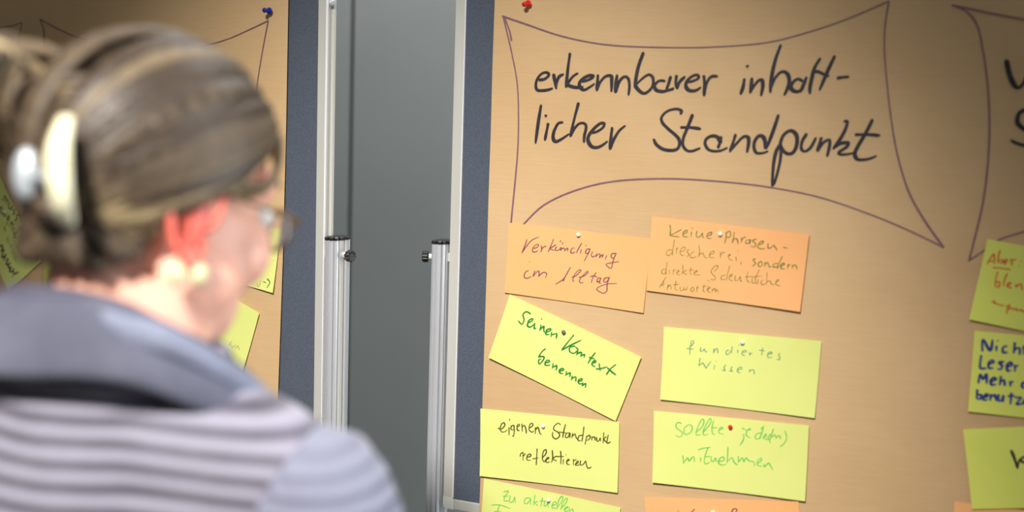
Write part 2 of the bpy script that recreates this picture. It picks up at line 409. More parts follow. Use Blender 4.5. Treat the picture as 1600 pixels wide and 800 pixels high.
# ------------------------------------------------------------------ ink strokes
def strokes(txt, ox=0, oy=0, k=1.0):
    out = []
    for s in txt.replace('\n', ' ').split(';'):
        p = [tuple(float(c) for c in t.split(',')) for t in s.split()]
        if p: out.append([(ox + a / k, oy + b / k) for a, b in p])
    return out
def draw(P, groups, width, mater, parent, surf, name='handwriting', taper=0.35):
    """ribbons of ink lying on the surface; surf(pixel) -> world point just above the paper"""
    if len(groups) == 2:
        draw(P, groups[:1], width, mater, parent, surf, name, taper); groups = groups[1:]
    mb = MB(); rnd = random.Random(len(groups) * 13 + 5)
    lay = 0
    for st in groups:
        p = catmull(st, 6); lay += 1
        Q = [surf(x, y) for x, y in p]
        Q = [q + P.n * (0.00002 * (lay % 5)) for q in Q]
        N = len(Q)
        if N == 1: Q = [Q[0], Q[0] + P.r * 0.0008]; N = 2
        vs = []; L = 0.0; ph = rnd.random() * 6
        for i in range(N):
            t = Q[min(i + 1, N - 1)] - Q[max(i - 1, 0)]
            if t.length < 1e-7: t = P.r.copy()
            t.normalize(); sd = P.n.cross(t).normalized()
            f = i / (N - 1)
            ww = width * 0.5 * (1 + 0.15 * sin(f * 5 + ph)) * (1 - 0.30 * abs(t.dot((P.r + P.u * 0.6).normalized())))
            if taper: ww *= 1 - taper * max(0, (f - 0.75) / 0.25) ** 2
            if i == 0 and N > 2: vs += [Q[i] - t * ww * 0.8 + sd * ww * 0.5, Q[i] - t * ww * 0.8 - sd * ww * 0.5]
            vs += [Q[i] + sd * ww, Q[i] - sd * ww]
            if i == N - 1: vs += [Q[i] + t * ww * 0.8 + sd * ww * 0.5, Q[i] + t * ww * 0.8 - sd * ww * 0.5]
        fs = [(2 * i + 1, 2 * i + 3, 2 * i + 2, 2 * i) for i in range(len(vs) // 2 - 1)]
        mb.add(vs, fs)
    return mb.build(name, mater, parent)

def surfR(x, y): 
    q = PR.at(x, y, 0.0); u_, v_ = PR.uv(q); return q + PR.n * (lift(u_, v_) + 0.0005 - 0.0006 + 0.00035)
def surfL(x, y):
    q = PL.at(x, y, 0.0); u_, v_ = PL.uv(q); return q + PL.n * (lift(u_, v_) + 0.00025)
H = []
H += strokes("""68,292 110,285 145,255 135,232 95,235 55,275 38,330 50,375 100,380 150,372 175,362; 188,252 195,300 208,362; 205,350 215,300 235,262 268,245;
322,75 305,200 290,350; 385,238 345,265 305,325 330,345 380,355 430,350; 408,305 450,300 500,280 515,260 485,255 440,275 405,310 405,350 440,375 490,350 525,325;
555,255 552,310 545,378; 548,375 575,310 620,262 665,260 670,300 668,385; 715,255 705,320 698,395; 702,390 730,310 775,265 810,285 818,350 810,415;
932,70 890,190 868,320 880,360 925,400 965,395 1010,345 1015,280 990,250 960,255 915,290 880,325; 1110,300 1065,300 1030,335 1040,375 1090,388 1140,380;
1160,270 1145,320 1130,375 1170,370 1185,362; 1210,262 1205,310 1215,360; 1218,358 1235,310 1280,265; 1300,310 1350,300 1395,275 1380,250 1335,265 1295,305 1290,350 1320,380 1370,380 1410,355;
1438,262 1445,330 1440,420; 1445,380 1465,310 1500,265 1550,262""", 830, 70, 5.333)
H += strokes("""240,465 225,550 197,632; 262,325 285,308; 325,458 318,540 305,615; 305,612 350,540 400,480 440,475 450,540 430,645;
652,80 600,220 560,380 540,520 535,612; 540,560 590,450 650,385 700,380 740,420 750,500 725,580 695,640; 895,480 850,460 800,490 770,550 800,595 860,600 900,560;
945,445 915,520 880,605; 1100,230 1040,330 1010,440 985,560 985,625; 1265,205 1200,340 1140,480 1095,585; 1040,375 1090,380 1140,405 1195,425; 1305,450 1360,440 1425,435""", 1130, 60, 7.273)
H += strokes("""87,85 65,220 38,418; 150,250 138,310 122,390; 120,180 137,173; 278,235 240,245 205,310 195,370 215,405 260,390 335,340; 420,68 385,200 348,358;
352,350 385,290 430,245 475,245 490,280 475,350 470,408; 545,328 590,315 640,280 650,245 615,245 560,290 515,350 508,400 540,450 590,458 640,435 678,405;
722,285 712,370 702,472; 705,465 735,390 785,310 838,265; 1335,155 1340,130 1290,115 1215,135 1165,185 1170,235 1220,290 1300,360 1325,410 1310,465 1260,485 1180,475 1120,435 1095,390;
1438,172 1400,270 1360,370 1355,440 1390,485 1440,490 1505,465; 1340,280 1420,280 1510,292""", 830, 150, 5.714)
H += strokes("""190,300 165,262 120,252 75,275 62,315 85,360 130,378 190,375 245,352; 195,265 185,310 170,350; 315,245 295,310 270,380; 272,375 320,320 380,260 420,265 425,310 412,385;
565,350 560,290 540,255 505,255 475,300 470,350 490,392 540,395 585,380; 672,82 640,180 600,290 570,358;
690,320 655,380 635,470 625,580 620,665; 620,665 640,640 670,540 690,440 695,350 690,310 720,240 780,208 825,250 825,330 795,390 750,400 715,375 695,335;
905,240 870,300 865,360 895,380 940,350 985,270; 1030,272 1015,320 998,375; 1000,372 1045,310 1095,285 1100,330 1080,418; 1225,130 1248,135 1230,200 1180,290 1130,358;
1140,345 1190,315 1250,310 1240,345 1180,385 1190,405 1240,405 1295,395; 1455,122 1400,230 1340,330 1310,400 1330,445 1380,450 1440,440 1488,418; 1320,242 1410,240 1515,248""", 1090, 165, 5.333)
draw(PR, H, 0.0050, I_black, paperR, surfR)
H2 = strokes("347,295 365,370 395,420 425,405 450,350 470,290; 470,540 431,530 405,550 400,590 431,620 470,640 475,680 450,700 400,690 370,675", 1460, 0, 3.077)
draw(PR, H2, 0.0055, I_black, paperR, surfR)
boxes = strokes("""785,25 820,37 880,57 950,70 1040,74 1120,73 1200,66 1270,48 1330,27 1388,2; 786,25 792,50 800,85 808,130 810,180 809,230 805,280 800,330 798,352; 788,26 796,48 799,62;
818,350 850,320 900,297 960,283 1040,279 1120,283 1200,292 1280,308 1360,335 1420,360 1474,386; 1389,2 1383,40 1382,80 1386,130 1393,190 1403,245 1420,300 1445,345 1474,386;
1488,8 1530,17 1570,25 1640,38; 1488,8 1510,18 1527,40 1536,80 1543,130 1546,190 1544,250 1537,310 1526,360 1514,407; 1514,407 1535,393 1560,375 1600,362 1640,352""")
draw(PR, boxes, 0.0024, I_purple, paperR, surfR, 'drawn_frame', 0)
boxesL = strokes("""62,30 90,45 130,62 180,72 240,76 300,75 350,63 390,46 419,32; 62,30 68,50 69,87; 68,87 90,82 120,83 150,90; 419,32 410,80 402,130 397,170 393,220 392,270;
-60,60 -20,48 0,43 20,40 34,35; 34,35 28,70 23,120 18,170 14,210 15,252; 15,252 5,246 -10,238""")
draw(PL, boxesL, 0.0019, I_purple, paperL, surfL, 'drawn_frame', 0)
draw(PL, strokes("2,128 -6,142 -4,150; -14,130 -20,170; 6,154 -12,156"), 0.0045, I_black, paperL, surfL)

# ------------------------------------------------------------------ cards
CW, CH = 0.2015, 0.0967
def card(P, px, layer, material, label, texts, pin=None, curl=(1, 1, 1, 1), group='moderation cards pinned to the boards', name='note_card'):
    """px: 4 seen corners TL TR BR BL, or ('rect', TL, other, 'down'|'right')"""
    off = 0.0009 + 0.0011 * layer
    if px[0] == 'rect':
        a = P.uv(P.at(*px[1], off)); b = P.uv(P.at(*px[2], off)); a = Vector(a); b = Vector(b); d = (b - a).normalized()
        if px[3] == 'down': dn = d; rt = Vector((-dn.y, dn.x))
        else: rt = d; dn = Vector((rt.y, -rt.x))
        C = [a, a + rt * CW, a + rt * CW + dn * CH, a + dn * CH]
    else: C = [Vector(P.uv(P.at(x, y, off))) for x, y in px]
    if px[0] == 'rect' and len(px) > 4:                 # anchor at another corner
        sh = px[4]; rt = (C[1] - C[0]); dn = (C[3] - C[0]); C = [c - rt * sh[0] - dn * sh[1] for c in C]
    cen = sum(C, Vector((0, 0))) / 4
    def bil(s, t): return C[0] * (1 - s) * (1 - t) + C[1] * s * (1 - t) + C[2] * s * t + C[3] * (1 - s) * t
    def cl(s, t):                                       # corners stand a little off the board
        e = 0.0
        for (w_, cs, ct) in ((curl[0], 0, 0), (curl[1], 1, 0), (curl[2], 1, 1), (curl[3], 0, 1)):
            d = math.hypot((s - cs) * 1.0, (t - ct) * 0.8); e += w_ * max(0, 1 - d / 0.75) ** 2 * 0.0028
        return e
    nu, nv = 16, 8; vs = []; fs = []
    for th in (0.0, -0.0003):
        for j in range(nv + 1):
            for i in range(nu + 1):
                q = bil(i / nu, j / nv); vs.append(P.pt(q.x, q.y, off + cl(i / nu, j / nv) + th))
    n1 = (nu + 1) * (nv + 1)
    for j in range(nv):
        for i in range(nu):
            a = j * (nu + 1) + i; q = (a, a + nu + 1, a + nu + 2, a + 1); fs.append(q); fs.append(tuple(n1 + k for k in q[::-1]))
    bd = list(range(nu + 1)) + [(j + 1) * (nu + 1) + nu for j in range(nv)] + [nv * (nu + 1) + nu - 1 - i for i in range(nu)] + [(nv - 1 - j) * (nu + 1) for j in range(nv - 1)]
    rimv(vs, fs, bd, n1)
    o = mk(name, vs, fs, material, None, P.pt(cen.x, cen.y, off), True)
    tag(o, label, 'card', group)
    e1 = C[1] - C[0]; e2 = C[3] - C[0]; det = e1.x * e2.y - e1.y * e2.x
    def surf(x, y, extra=0.00028):
        q = Vector(P.uv(P.at(x, y, off))); d = q - C[0]
        s = (d.x * e2.y - d.y * e2.x) / det; t = (e1.x * d.y - e1.y * d.x) / det
        for _ in range(3):
            r_ = q - bil(s, t); s += (r_.x * e2.y - r_.y * e2.x) / det; t += (e1.x * r_.y - e1.y * r_.x) / det
        s_, t_ = min(1, max(0, s)), min(1, max(0, t)); 
        # follow the mesh facets
        fi, fj = s_ * nu, t_ * nv; i0, j0 = min(nu - 1, int(fi)), min(nv - 1, int(fj)); a, b = fi - i0, fj - j0
        z = (cl(i0 / nu, j0 / nv) * (1 - a) * (1 - b) + cl((i0 + 1) / nu, j0 / nv) * a * (1 - b) + cl((i0 + 1) / nu, (j0 + 1) / nv) * a * b + cl(i0 / nu, (j0 + 1) / nv) * (1 - a) * b)
        return P.pt(q.x, q.y, off + z + extra)
    for (tx, wd, m_) in texts: draw(P, tx, wd * 1.18, m_, o, surf)
    if pin: ball_pin(P, surf(pin[0], pin[1], 0.0), pin[2], pin[3])
    return o
M_pinw = mat('white_pin_plastic', srgb(245, 245, 238), 0.25); M_pinr = mat('red_pin_plastic', srgb(214, 30, 18), 0.2)
M_pinb = mat('blue_pin_plastic', srgb(18, 34, 150), 0.2); M_pingr = mat('grey_pin_plastic', srgb(92, 104, 84), 0.3); M_steel = mat('pin_steel', srgb(190, 190, 195), 0.25, 1.0)
def ball_pin(P, q, m_, label, r=0.0029):
    root = empty('ball_pin', q); tag(root, label, 'pin', 'ball pins holding the cards')
    mb = MB(); mb.ellipsoid(q + P.n * (r * 0.85), P.r * r, P.n * r * 0.85, P.u * r, 16, 10); mb.build('pin_head', m_, root, smooth=True)
    mb = MB(); mb.tube([q + P.n * 0.0006, q - P.n * 0.0045], [0.0005, 0.0002], 8); mb.build('needle', M_steel, root)
def push_pin(P, x, y, m_, label, tilt):
    q = P.at(x, y, 0.0); root = empty('push_pin', q); tag(root, label, 'pin')
    ax = (P.n + P.u * tilt[1] + P.r * tilt[0]).normalized()
    mb = MB(); pr = [(0.0004, 0.0006), (0.0030, 0.0010), (0.0046, 0.0030), (0.0047, 0.0045), (0.0036, 0.0062), (0.0021, 0.0076), (0.0020, 0.0088), (0.0029, 0.0100), (0.0035, 0.0118), (0.0030, 0.0136), (0.0012, 0.0143)]
    mb.lathe(q, ax, pr, 24); mb.build('pin_head', m_, root, smooth=True)
    mb = MB(); mb.tube([q + ax * 0.002, q - ax * 0.005], [0.0005, 0.0002], 8); mb.build('needle', M_steel, root)
push_pin(PL, 424, 17.5, M_pinb, 'blue push pin at the top right corner of the left brown paper', (-0.15, 0.02))
push_pin(PR, 828, 5, M_pinr, 'red push pin above the left corner of the drawn heading frame', (-0.3, -0.22))

t_verk = strokes("""180,108 160,170 118,270; 120,268 180,180 240,115 320,78; 262,215 300,200 320,175 300,165 265,190 245,225 255,255 285,255 310,240; 350,180 355,220 345,255; 350,235 375,200 410,185;
495,105 470,170 432,255; 520,170 485,195 455,215 480,230 505,240; 530,195 515,225 535,240 565,225 585,200; 580,115 575,135; 600,140 605,165; 590,200 575,240; 578,235 610,210 630,220 625,245; 628,240 655,212 665,218 660,245;
745,210 715,215 700,250 715,270 750,255; 830,150 790,220 765,270; 825,225 815,275; 878,175 885,180; 925,220 890,225 875,260 890,275 925,255; 930,220 905,280 860,365; 960,255 945,290 960,315 990,300; 1010,270 995,315;
1000,310 1035,280 1050,290 1040,325; 1045,320 1075,290 1085,295 1070,325; 1130,295 1110,345; 1235,275 1195,275 1180,305 1200,330 1235,300; 1240,270 1205,360 1180,450 1120,405 1180,385 1275,370; 210,375 215,378;
200,475 165,495 148,535 160,565 200,565 230,545; 275,480 262,520 250,550; 255,545 300,490 325,490 318,550; 320,545 370,500 405,505 415,520 400,565; 695,440 650,520 610,605; 520,640 570,610 620,570 690,450;
715,555 760,540 820,480 800,470 750,520 725,590 740,605; 800,560 860,540 905,500 895,488 850,530 805,590 815,620 850,620; 1000,505 965,560 945,620; 935,550 975,540 1015,555; 1060,565 1025,570 1015,610 1040,605 1060,570 1040,625 1065,625;
1155,560 1105,570 1095,605 1120,615 1165,560; 1160,560 1135,640 1130,720 1080,745 1010,700 1060,660 1150,635 1250,632""", 800, 360, 7.617)
card(PR, [(795.9, 347.9), (1017.5, 373.2), (1005.7, 488.7), (788.6, 456.9)], 0, M_orange, 'orange card written in plum pen, top of the left column under the heading',
     [(t_verk, 0.00145, I_purple2)], (904.5, 366.5, M_pinw, 'white ball pin on the orange card written in plum pen'), (0.4, 0.1, 0.8, 0.5))
t_k1 = strokes("""168,70 172,130 165,175; 275,115 220,145 175,170 220,180 255,185; 290,155 325,145 330,120 300,135 290,165 310,185 345,180; 372,135 370,185; 375,98 388,100; 425,130 420,180 450,185 475,150; 480,150 480,185 495,190;
520,175 560,165 565,140 535,150 520,180 535,200 565,195; 710,140 705,190 692,248; 700,150 740,130 750,165 735,190 705,185; 785,140 775,200 765,245; 770,225 795,200 815,215 820,255; 850,190 855,240; 855,220 875,190 895,190;
935,210 900,220 895,245 925,245 940,210 935,250; 1000,205 960,220 990,250 980,280 940,275; 1010,265 1060,245 1060,225 1030,240 1010,280 1040,300 1080,295; 1110,250 1110,290 1135,290 1160,265; 1165,265 1190,300 1195,315; 1255,285 1300,292;
990,395 965,405 990,440 955,465; 1040,420 1015,440 1025,470 1055,455 1045,420; 1080,425 1078,470; 1080,450 1105,430 1120,470 1140,470; 1200,440 1165,445 1160,475 1200,470; 1245,375 1215,440 1200,490;
1225,470 1265,450 1255,435 1230,460 1240,490 1270,490; 1300,445 1300,490; 1303,465 1325,445; 1345,450 1342,485; 1345,470 1375,455 1390,495""", 1020, 340, 6.154)
t_k2 = strokes("""185,310 145,315 130,345 155,365 190,330; 210,215 195,300 190,365; 230,290 228,345; 230,310 245,285; 262,330 310,310 305,280 270,305 265,350 300,365; 350,305 330,325 350,355 330,375; 400,325 365,350 370,385 420,375;
445,265 450,320 440,380; 442,360 480,340 500,380 530,385; 540,360 590,340 580,320 550,345 550,380 590,385; 650,330 652,390; 655,360 670,335 695,335; 725,370 745,360 740,350 725,370 740,400 770,410; 800,375 805,420; 815,320 822,325; 848,425 850,455;
125,495 95,500 88,530 115,540 130,500; 138,425 130,500 130,550; 160,500 160,545; 200,495 195,550; 198,515 225,495; 230,530 255,515 240,505 230,540 265,550; 290,455 290,510 283,545; 325,505 295,525 330,550;
370,480 360,530 375,550; 350,505 400,505; 395,530 430,515 415,510 400,545 460,550; 560,590 590,600 600,570 560,520 600,465 630,470 590,520; 525,600 545,610; 700,555 665,560 660,595 700,590; 740,465 720,540 710,605;
735,570 765,555 750,545 735,590 770,610; 795,560 790,600 820,600 840,565; 845,565 845,605 860,610; 915,520 905,590 930,625; 890,570 950,565; 960,560 955,620 985,630; 1025,500 985,590 1000,635; 970,570 1050,560; 1010,590 1015,640;
1060,600 1040,620 1060,645 1090,630; 1100,525 1095,640; 1098,620 1125,605 1145,640 1170,640; 1180,625 1215,600 1195,600 1185,640 1225,655;
65,670 100,615 130,570; 70,650 120,635; 110,600 95,660; 150,640 140,695; 145,670 170,645 180,690; 225,610 215,680 240,700; 195,645 255,640; 265,660 265,695 295,695 300,665; 300,690 325,690 330,660; 385,665 365,690 380,710 400,690 385,665;
425,660 425,715; 428,680 445,655; 495,640 485,700 505,715; 475,665 525,660; 520,690 550,680 540,665 525,700 555,720; 575,680 570,720; 575,700 600,680 605,715 620,690 635,725""", 1020, 340, 6.154)
card(PR, [(1019.4, 338.0), (1264.8, 366.0), (1250.5, 486.8), (1010.2, 453.7)], 1.3, M_orange, 'orange card with four lines of green handwriting, under the heading',
     [(t_k1, 0.0013, I_olive), (t_k2, 0.0009, I_olive)], (1125.7, 365.3, M_pinw, 'white ball pin on the orange card with four lines'), (0.5, 0.9, 0.9, 0.4))
t_s = strokes("""165,85 130,68 100,95 110,140 90,180 60,150; 140,170 180,150 185,130 155,145 140,190 165,205 200,180; 205,170 200,215 215,215; 262,130 268,133; 262,185 248,238; 250,228 285,198 285,225 290,255; 300,255 345,235 340,220 310,235 305,270 335,270;
355,250 350,290; 355,275 400,265 395,305; 552,278 500,340 445,410; 450,410 520,370 620,322; 560,375 520,385 515,420 550,440 590,410 570,385; 590,420 575,455; 580,445 620,430 615,470; 620,460 650,450 645,475;
745,435 710,480 680,530; 690,475 740,490; 715,530 750,515 735,505 715,540 745,560; 780,530 790,595; 755,580 800,575 850,560; 928,540 880,580 845,630; 855,570 900,610 930,632;
298,400 265,430 238,475; 240,470 285,470 280,500 245,535 240,500 260,490; 295,525 335,515 325,500 300,515 300,545 340,545; 370,530 360,575; 365,565 400,550 395,590; 420,600 460,590 450,575 425,590 430,615 455,620;
490,600 480,640; 485,630 520,615 515,650; 540,640 530,680; 535,665 570,650 570,690; 590,690 625,680 620,665 595,680 600,710 630,710; 635,700 625,730; 630,725 660,710 655,745""", 800, 475, 5.717)
card(PR, [(797.2, 459.6), (1002.6, 557.3), (962.2, 657.6), (764.2, 558.1)], 1.2, M_yellow, 'yellow card hanging strongly tilted, written in bold green felt pen',
     [(t_s, 0.0021, I_dkgreen)], (881.6, 518.5, M_pingr, 'grey-green ball pin on the tilted yellow card'), (0.5, 0.8, 0.5, 0.9))
t_e = strokes("""70,190 110,200 150,160 145,125 115,135 95,190 110,235 150,235 185,210; 205,180 205,275; 212,75 212,95; 260,155 235,165 230,205 260,210; 265,155 270,230 260,290 250,285; 310,170 335,160 325,140 305,165 310,215 335,220;
365,135 370,230; 370,180 395,155 415,200 420,255; 455,190 500,160 495,130 465,145 455,210 490,240 510,225; 535,180 530,260; 535,215 565,180 590,255 612,268; 845,145 815,130 770,165 765,210 820,245 835,290 790,325 750,295 750,240;
910,145 890,220 875,310; 830,240 920,250; 955,250 920,260 910,305 945,300 965,250 965,310; 1000,255 990,310; 995,290 1030,265 1040,300 1060,330; 1120,280 1075,290 1070,345 1100,345; 1140,178 1130,270 1115,355; 1175,290 1155,395;
1170,300 1210,280 1215,320 1175,345; 1240,290 1240,340; 1245,310 1275,300 1280,345; 1300,310 1305,350 1330,345 1345,310; 1345,310 1350,355; 1390,245 1380,375; 1420,300 1390,325 1420,365; 1445,275 1430,375 1475,360;
345,540 355,505 385,495; 380,495 380,595; 385,540 410,505; 425,555 475,540 470,515 435,530 430,585 480,590; 555,450 550,550 545,650; 500,575 570,560; 620,560 665,510 665,460 635,480 620,560 640,610 670,600; 650,595 700,570 690,555 665,590 680,620 715,610;
745,470 750,560 735,620; 800,540 750,570 800,600; 850,480 855,560 850,640; 800,545 890,545; 885,580 880,640; 912,520 918,525; 920,610 955,590 945,580 925,610 935,640 965,645; 1010,575 1010,650; 1015,600 1045,580;
1035,640 1070,620 1060,600 1035,650 1080,650; 1100,600 1095,650 1135,640 1160,600; 1165,600 1180,670 1200,690 1235,675""", 770, 645, 8)
card(PR, [(751, 638.1), (968, 659.1), (965.6, 769.4), (750.6, 743)], 0.4, M_yellow, 'yellow card with two lines of dark olive handwriting, below the tilted card',
     [(t_e, 0.00165, I_brown)], (849.4, 665, M_pinw, 'white ball pin on the yellow card with dark olive writing'), (0.3, 0.3, 0.9, 0.9))
t_f = strokes("""175,130 185,70 210,65 215,90 185,130 165,150 160,255; 118,170 205,180; 315,160 305,205 330,210 365,175; 365,180 375,215 400,215; 495,175 490,235; 495,220 530,170 545,190 550,235; 700,195 670,205 665,245 690,255 735,200; 750,145 735,240;
828,190 825,235; 836,124 842,128; 890,225 945,215 930,195 895,210 885,250 925,272; 990,225 990,270; 995,255 1025,232; 1175,160 1155,265; 1125,195 1200,205; 1240,255 1300,240 1285,220 1250,235 1240,280 1265,300 1305,290; 1415,240 1390,255 1410,290 1405,325 1370,320;
305,305 285,415; 288,410 340,375 385,445; 385,445 455,350; 505,400 495,460; 520,350 525,353; 655,400 635,440 650,480 600,470; 750,425 730,455 750,490 705,480; 825,470 880,455 870,430 830,450 820,490 860,510; 990,460 985,500; 990,490 1030,465 1050,480 1055,530""", 1060, 525, 8.889)
card(PR, [(1037.9, 510.1), (1283.9, 532.6), (1273.4, 652.6), (1032.3, 623.4)], 0, M_yellow, 'yellow card with small faint teal writing, in the right-hand column',
     [(t_f, 0.0012, I_teal)], (1160.5, 534.3, M_pinw, 'white ball pin on the yellow card with faint teal writing'), (0.6, 0.8, 1.0, 1.0))
t_so = strokes("""160,130 120,118 90,150 110,195 165,240 170,280 130,298 90,280; 240,150 200,185 190,240 220,270 275,240 295,180 265,145 235,155; 340,240 420,170 440,100 415,80 375,150 345,230 350,275 400,270; 430,240 500,160 530,100 515,70 470,140 430,230 440,275 490,265;
560,100 540,190 550,260 580,265; 530,185 610,185; 625,215 670,195 665,178 635,195 630,250 690,265; 935,265 935,330 890,405; 915,185 960,210; 960,215 1020,210 1010,195 975,230 970,280 1020,310; 1160,250 1100,260 1080,310 1120,325 1165,270;
1190,165 1150,200 1180,190 1140,320; 1180,300 1220,290 1210,260 1185,310 1240,335; 1270,260 1240,320 1270,330; 1310,200 1265,330 1270,375; 1290,300 1330,270 1340,315; 1345,310 1380,280 1400,325; 1455,225 1475,300 1450,370 1395,420""", 1045, 645, 8)
t_so2 = strokes("""178,530 185,630; 188,620 235,560 250,600; 255,600 310,545 325,605; 400,555 400,610; 370,460 440,440 520,430; 490,440 460,520 445,600 460,635 510,620; 445,545 540,545; 530,560 535,600 565,600 580,560; 585,560 600,610;
620,610 690,590 680,550 640,570 620,620 660,650 720,640; 740,430 735,540 730,620; 735,600 790,560 820,620 860,650; 870,540 870,620; 875,610 920,560 940,610 960,560; 965,560 1010,600 1060,610 1075,660;
1110,630 1160,590 1150,565 1110,600 1110,650 1160,665; 1190,640 1195,670 1230,640 1250,620; 1255,625 1300,705""", 1045, 645, 8)
card(PR, [(1022.1, 641.4), (1264.4, 664.3), (1258.4, 782.4), (1019.9, 753.1)], 1.2, M_yellow, 'yellow card with light green writing and a red pin, in the right-hand column',
     [(t_so, 0.0014, I_ltgreen), (t_so2, 0.0015, I_ltgreen)], (1141.8, 666.5, M_pinr, 'red ball pin on the yellow card with light green writing'), (0.4, 0.6, 0.9, 0.9))
t_z = strokes("""315,190 365,180 330,230; 330,230 320,280 365,280; 310,235 370,230; 385,230 375,290 410,290 430,240; 432,245 435,300; 580,250 540,260 530,300 560,310 595,255; 595,250 590,320; 640,220 625,330; 665,290 635,300 670,330;
720,250 700,340; 690,285 750,285; 745,290 735,330 760,330 775,290; 778,290 780,350; 820,330 860,315 850,290 825,310 820,350 860,360; 870,350 920,290 930,240 910,240 880,300 870,365; 910,360 960,310 980,260 960,260 925,320 910,375;
945,370 985,350 975,340 950,365 955,390 985,385; 1000,350 1000,390 1030,365 1040,400; 190,325 280,325 380,360; 270,330 250,400 240,450; 215,390 290,395""", 740, 740, 6.667)
card(PR, ('rect', (756.6, 747.1), (968.6, 791.9), 'right'), 0, M_yellow, 'yellow card with light green writing cut off by the photo\'s bottom edge',
     [(t_z, 0.0014, I_ltgreen)], (857.7, 780.5, M_pinw, 'white ball pin on the lowest yellow card of the left column'), (0.3, 0.9, 0.9, 0.9))
t_o = strokes("365,232 372,236; 500,245 512,230 525,215; 500,245 470,330; 885,250 890,225 915,212 932,225 915,260 890,310; 980,262 960,330", 1000, 760, 6.154)
card(PR, ('rect', (1007.5, 776.5), (1247, 783.5), 'right'), 0, M_orange, 'orange card showing only its top edge at the bottom of the right-hand column',
     [(t_o, 0.0015, I_purple2)], (1114.6, 800, M_pinw, 'white ball pin on the orange card at the bottom edge'), (0.3, 0.1, 0.5, 0.5))
t_a = strokes("""340,415 380,350 425,295 430,420; 365,380 430,385; 500,250 480,330 475,400; 480,390 520,360 540,390 500,410; 550,400 590,385 580,360 555,390 570,425; 640,350 650,435; 650,380 700,355; 763,380 768,385; 738,440 742,446;
415,465 520,470 630,490; 470,520 450,600 440,695; 450,650 490,640 490,700 445,700; 590,540 555,620 545,695; 595,690 635,660 610,650 590,690 640,720; 700,670 700,715; 705,700 760,670 775,740""", 1500, 360, 8)
t_a += strokes("400,255 430,240 430,275; 430,265 545,300; 580,310 620,290 600,330 580,400; 620,340 640,325 680,350 700,330; 700,330 720,360 760,350 790,370 830,380", 1500, 440, 8)
card(PR, ('rect', (1543, 373), (1514.5, 498), 'down'), 1.0, M_green, 'lime yellow card written in red with an underlined first word, at the right edge',
     [(t_a, 0.0017, I_red)], None, (0.9, 0.3, 0.3, 0.9))
t_n = strokes("""200,215 205,115 270,215 290,120; 325,170 325,215; 331,124 338,128; 415,175 385,185 385,230 420,230; 490,140 480,235; 485,210 515,190 535,205 530,250; 575,165 568,245; 555,190 590,192;
190,260 180,365 230,372; 255,335 300,320 285,300 255,325 260,370 295,370; 385,315 350,320 375,350 365,380 335,378; 420,360 460,345 450,320 420,345 425,395 455,390; 490,340 490,400; 492,365 520,345;
165,500 180,425 205,470 235,425 238,505; 275,490 320,475 305,455 275,480 285,520 320,515; 365,440 355,520; 360,495 390,475 400,525; 450,485 450,530; 452,500 475,490; 590,495 560,505 555,540 590,550;
155,560 150,640; 150,610 185,610 190,640 155,645; 210,630 245,620 235,600 210,625 215,655 245,650; 275,600 270,655; 275,630 310,610 325,660; 345,610 345,660 375,655 385,615; 388,615 385,670; 460,590 450,690; 425,620 490,620;
500,635 545,635 505,690 550,690; 565,670 590,660 580,650 562,680 590,695""", 1500, 510, 5.714)
card(PR, ('rect', (1523, 516.5), (1513, 639), 'down'), 0.2, M_green, 'lime yellow card with four lines in bold blue marker, at the right edge',
     [(t_n, 0.0030, I_blue)], None, (0.5, 0.5, 0.5, 0.9))
t_v = strokes("535,290 560,350 585,435; 585,430 600,370 640,340 660,350; 610,370 640,385 670,375; 700,380 690,430", 1480, 650, 5.333)
card(PR, ('rect', (1505, 670), (1518, 785), 'down'), 1.2, M_green, 'lime yellow card with one black word cut off by the right edge',
     [(t_v, 0.0028, I_black)], None, (1.0, 0.5, 0.5, 0.7))
card(PR, ('rect', (1491.5, 783), (1564.5, 792.5), 'right'), 0, M_orange, 'orange card in the bottom right corner, under a lime card', [], None, (0.3, 0.3, 0.3, 0.3))
# left board
t_m = strokes("""20,150 35,115; 35,115 45,135 40,165; 45,140 60,150 55,180; 75,165 62,195 75,205 90,185; 95,180 80,215; 115,210 95,215 105,235 88,245; 140,245 118,250 125,270 105,290;
150,325 130,365; 150,330 170,340 150,360; 185,350 165,375 185,390 195,365; 205,390 185,400 200,420; 215,430 200,455 220,465 225,440; 240,465 225,500; 240,475 250,505; 270,500 255,560;
0,200 15,195 5,230 25,240; 35,210 25,250 45,255; 65,250 50,275 65,280; 70,255 45,320; 85,290 65,330; 80,305 95,315 80,350; 105,340 90,370; 125,370 100,380 115,400 95,410; 118,345 122,350;
145,450 125,470 140,485; 165,440 135,500; 155,490 175,490 160,520; 195,510 175,520 180,545; 30,330 40,360""", 0, 280, 4.45)
t_m2 = strokes("60,395 45,430; 70,420 55,430 65,450; 75,455 85,460 75,480; 100,480 85,510; 105,500 90,530; 110,510 105,545; 125,535 105,550 120,570", 0, 280, 4.45)
t_m3 = strokes("0,470 15,460 20,490 5,500; 30,490 15,540 35,535; 45,520 30,565; 50,560 60,555 45,590 65,590; 75,580 60,600 70,620; 80,610 70,640 85,640; 100,620 85,650; 95,640 110,660; 130,645 95,665; 92,672 90,678", 0, 280, 4.45)
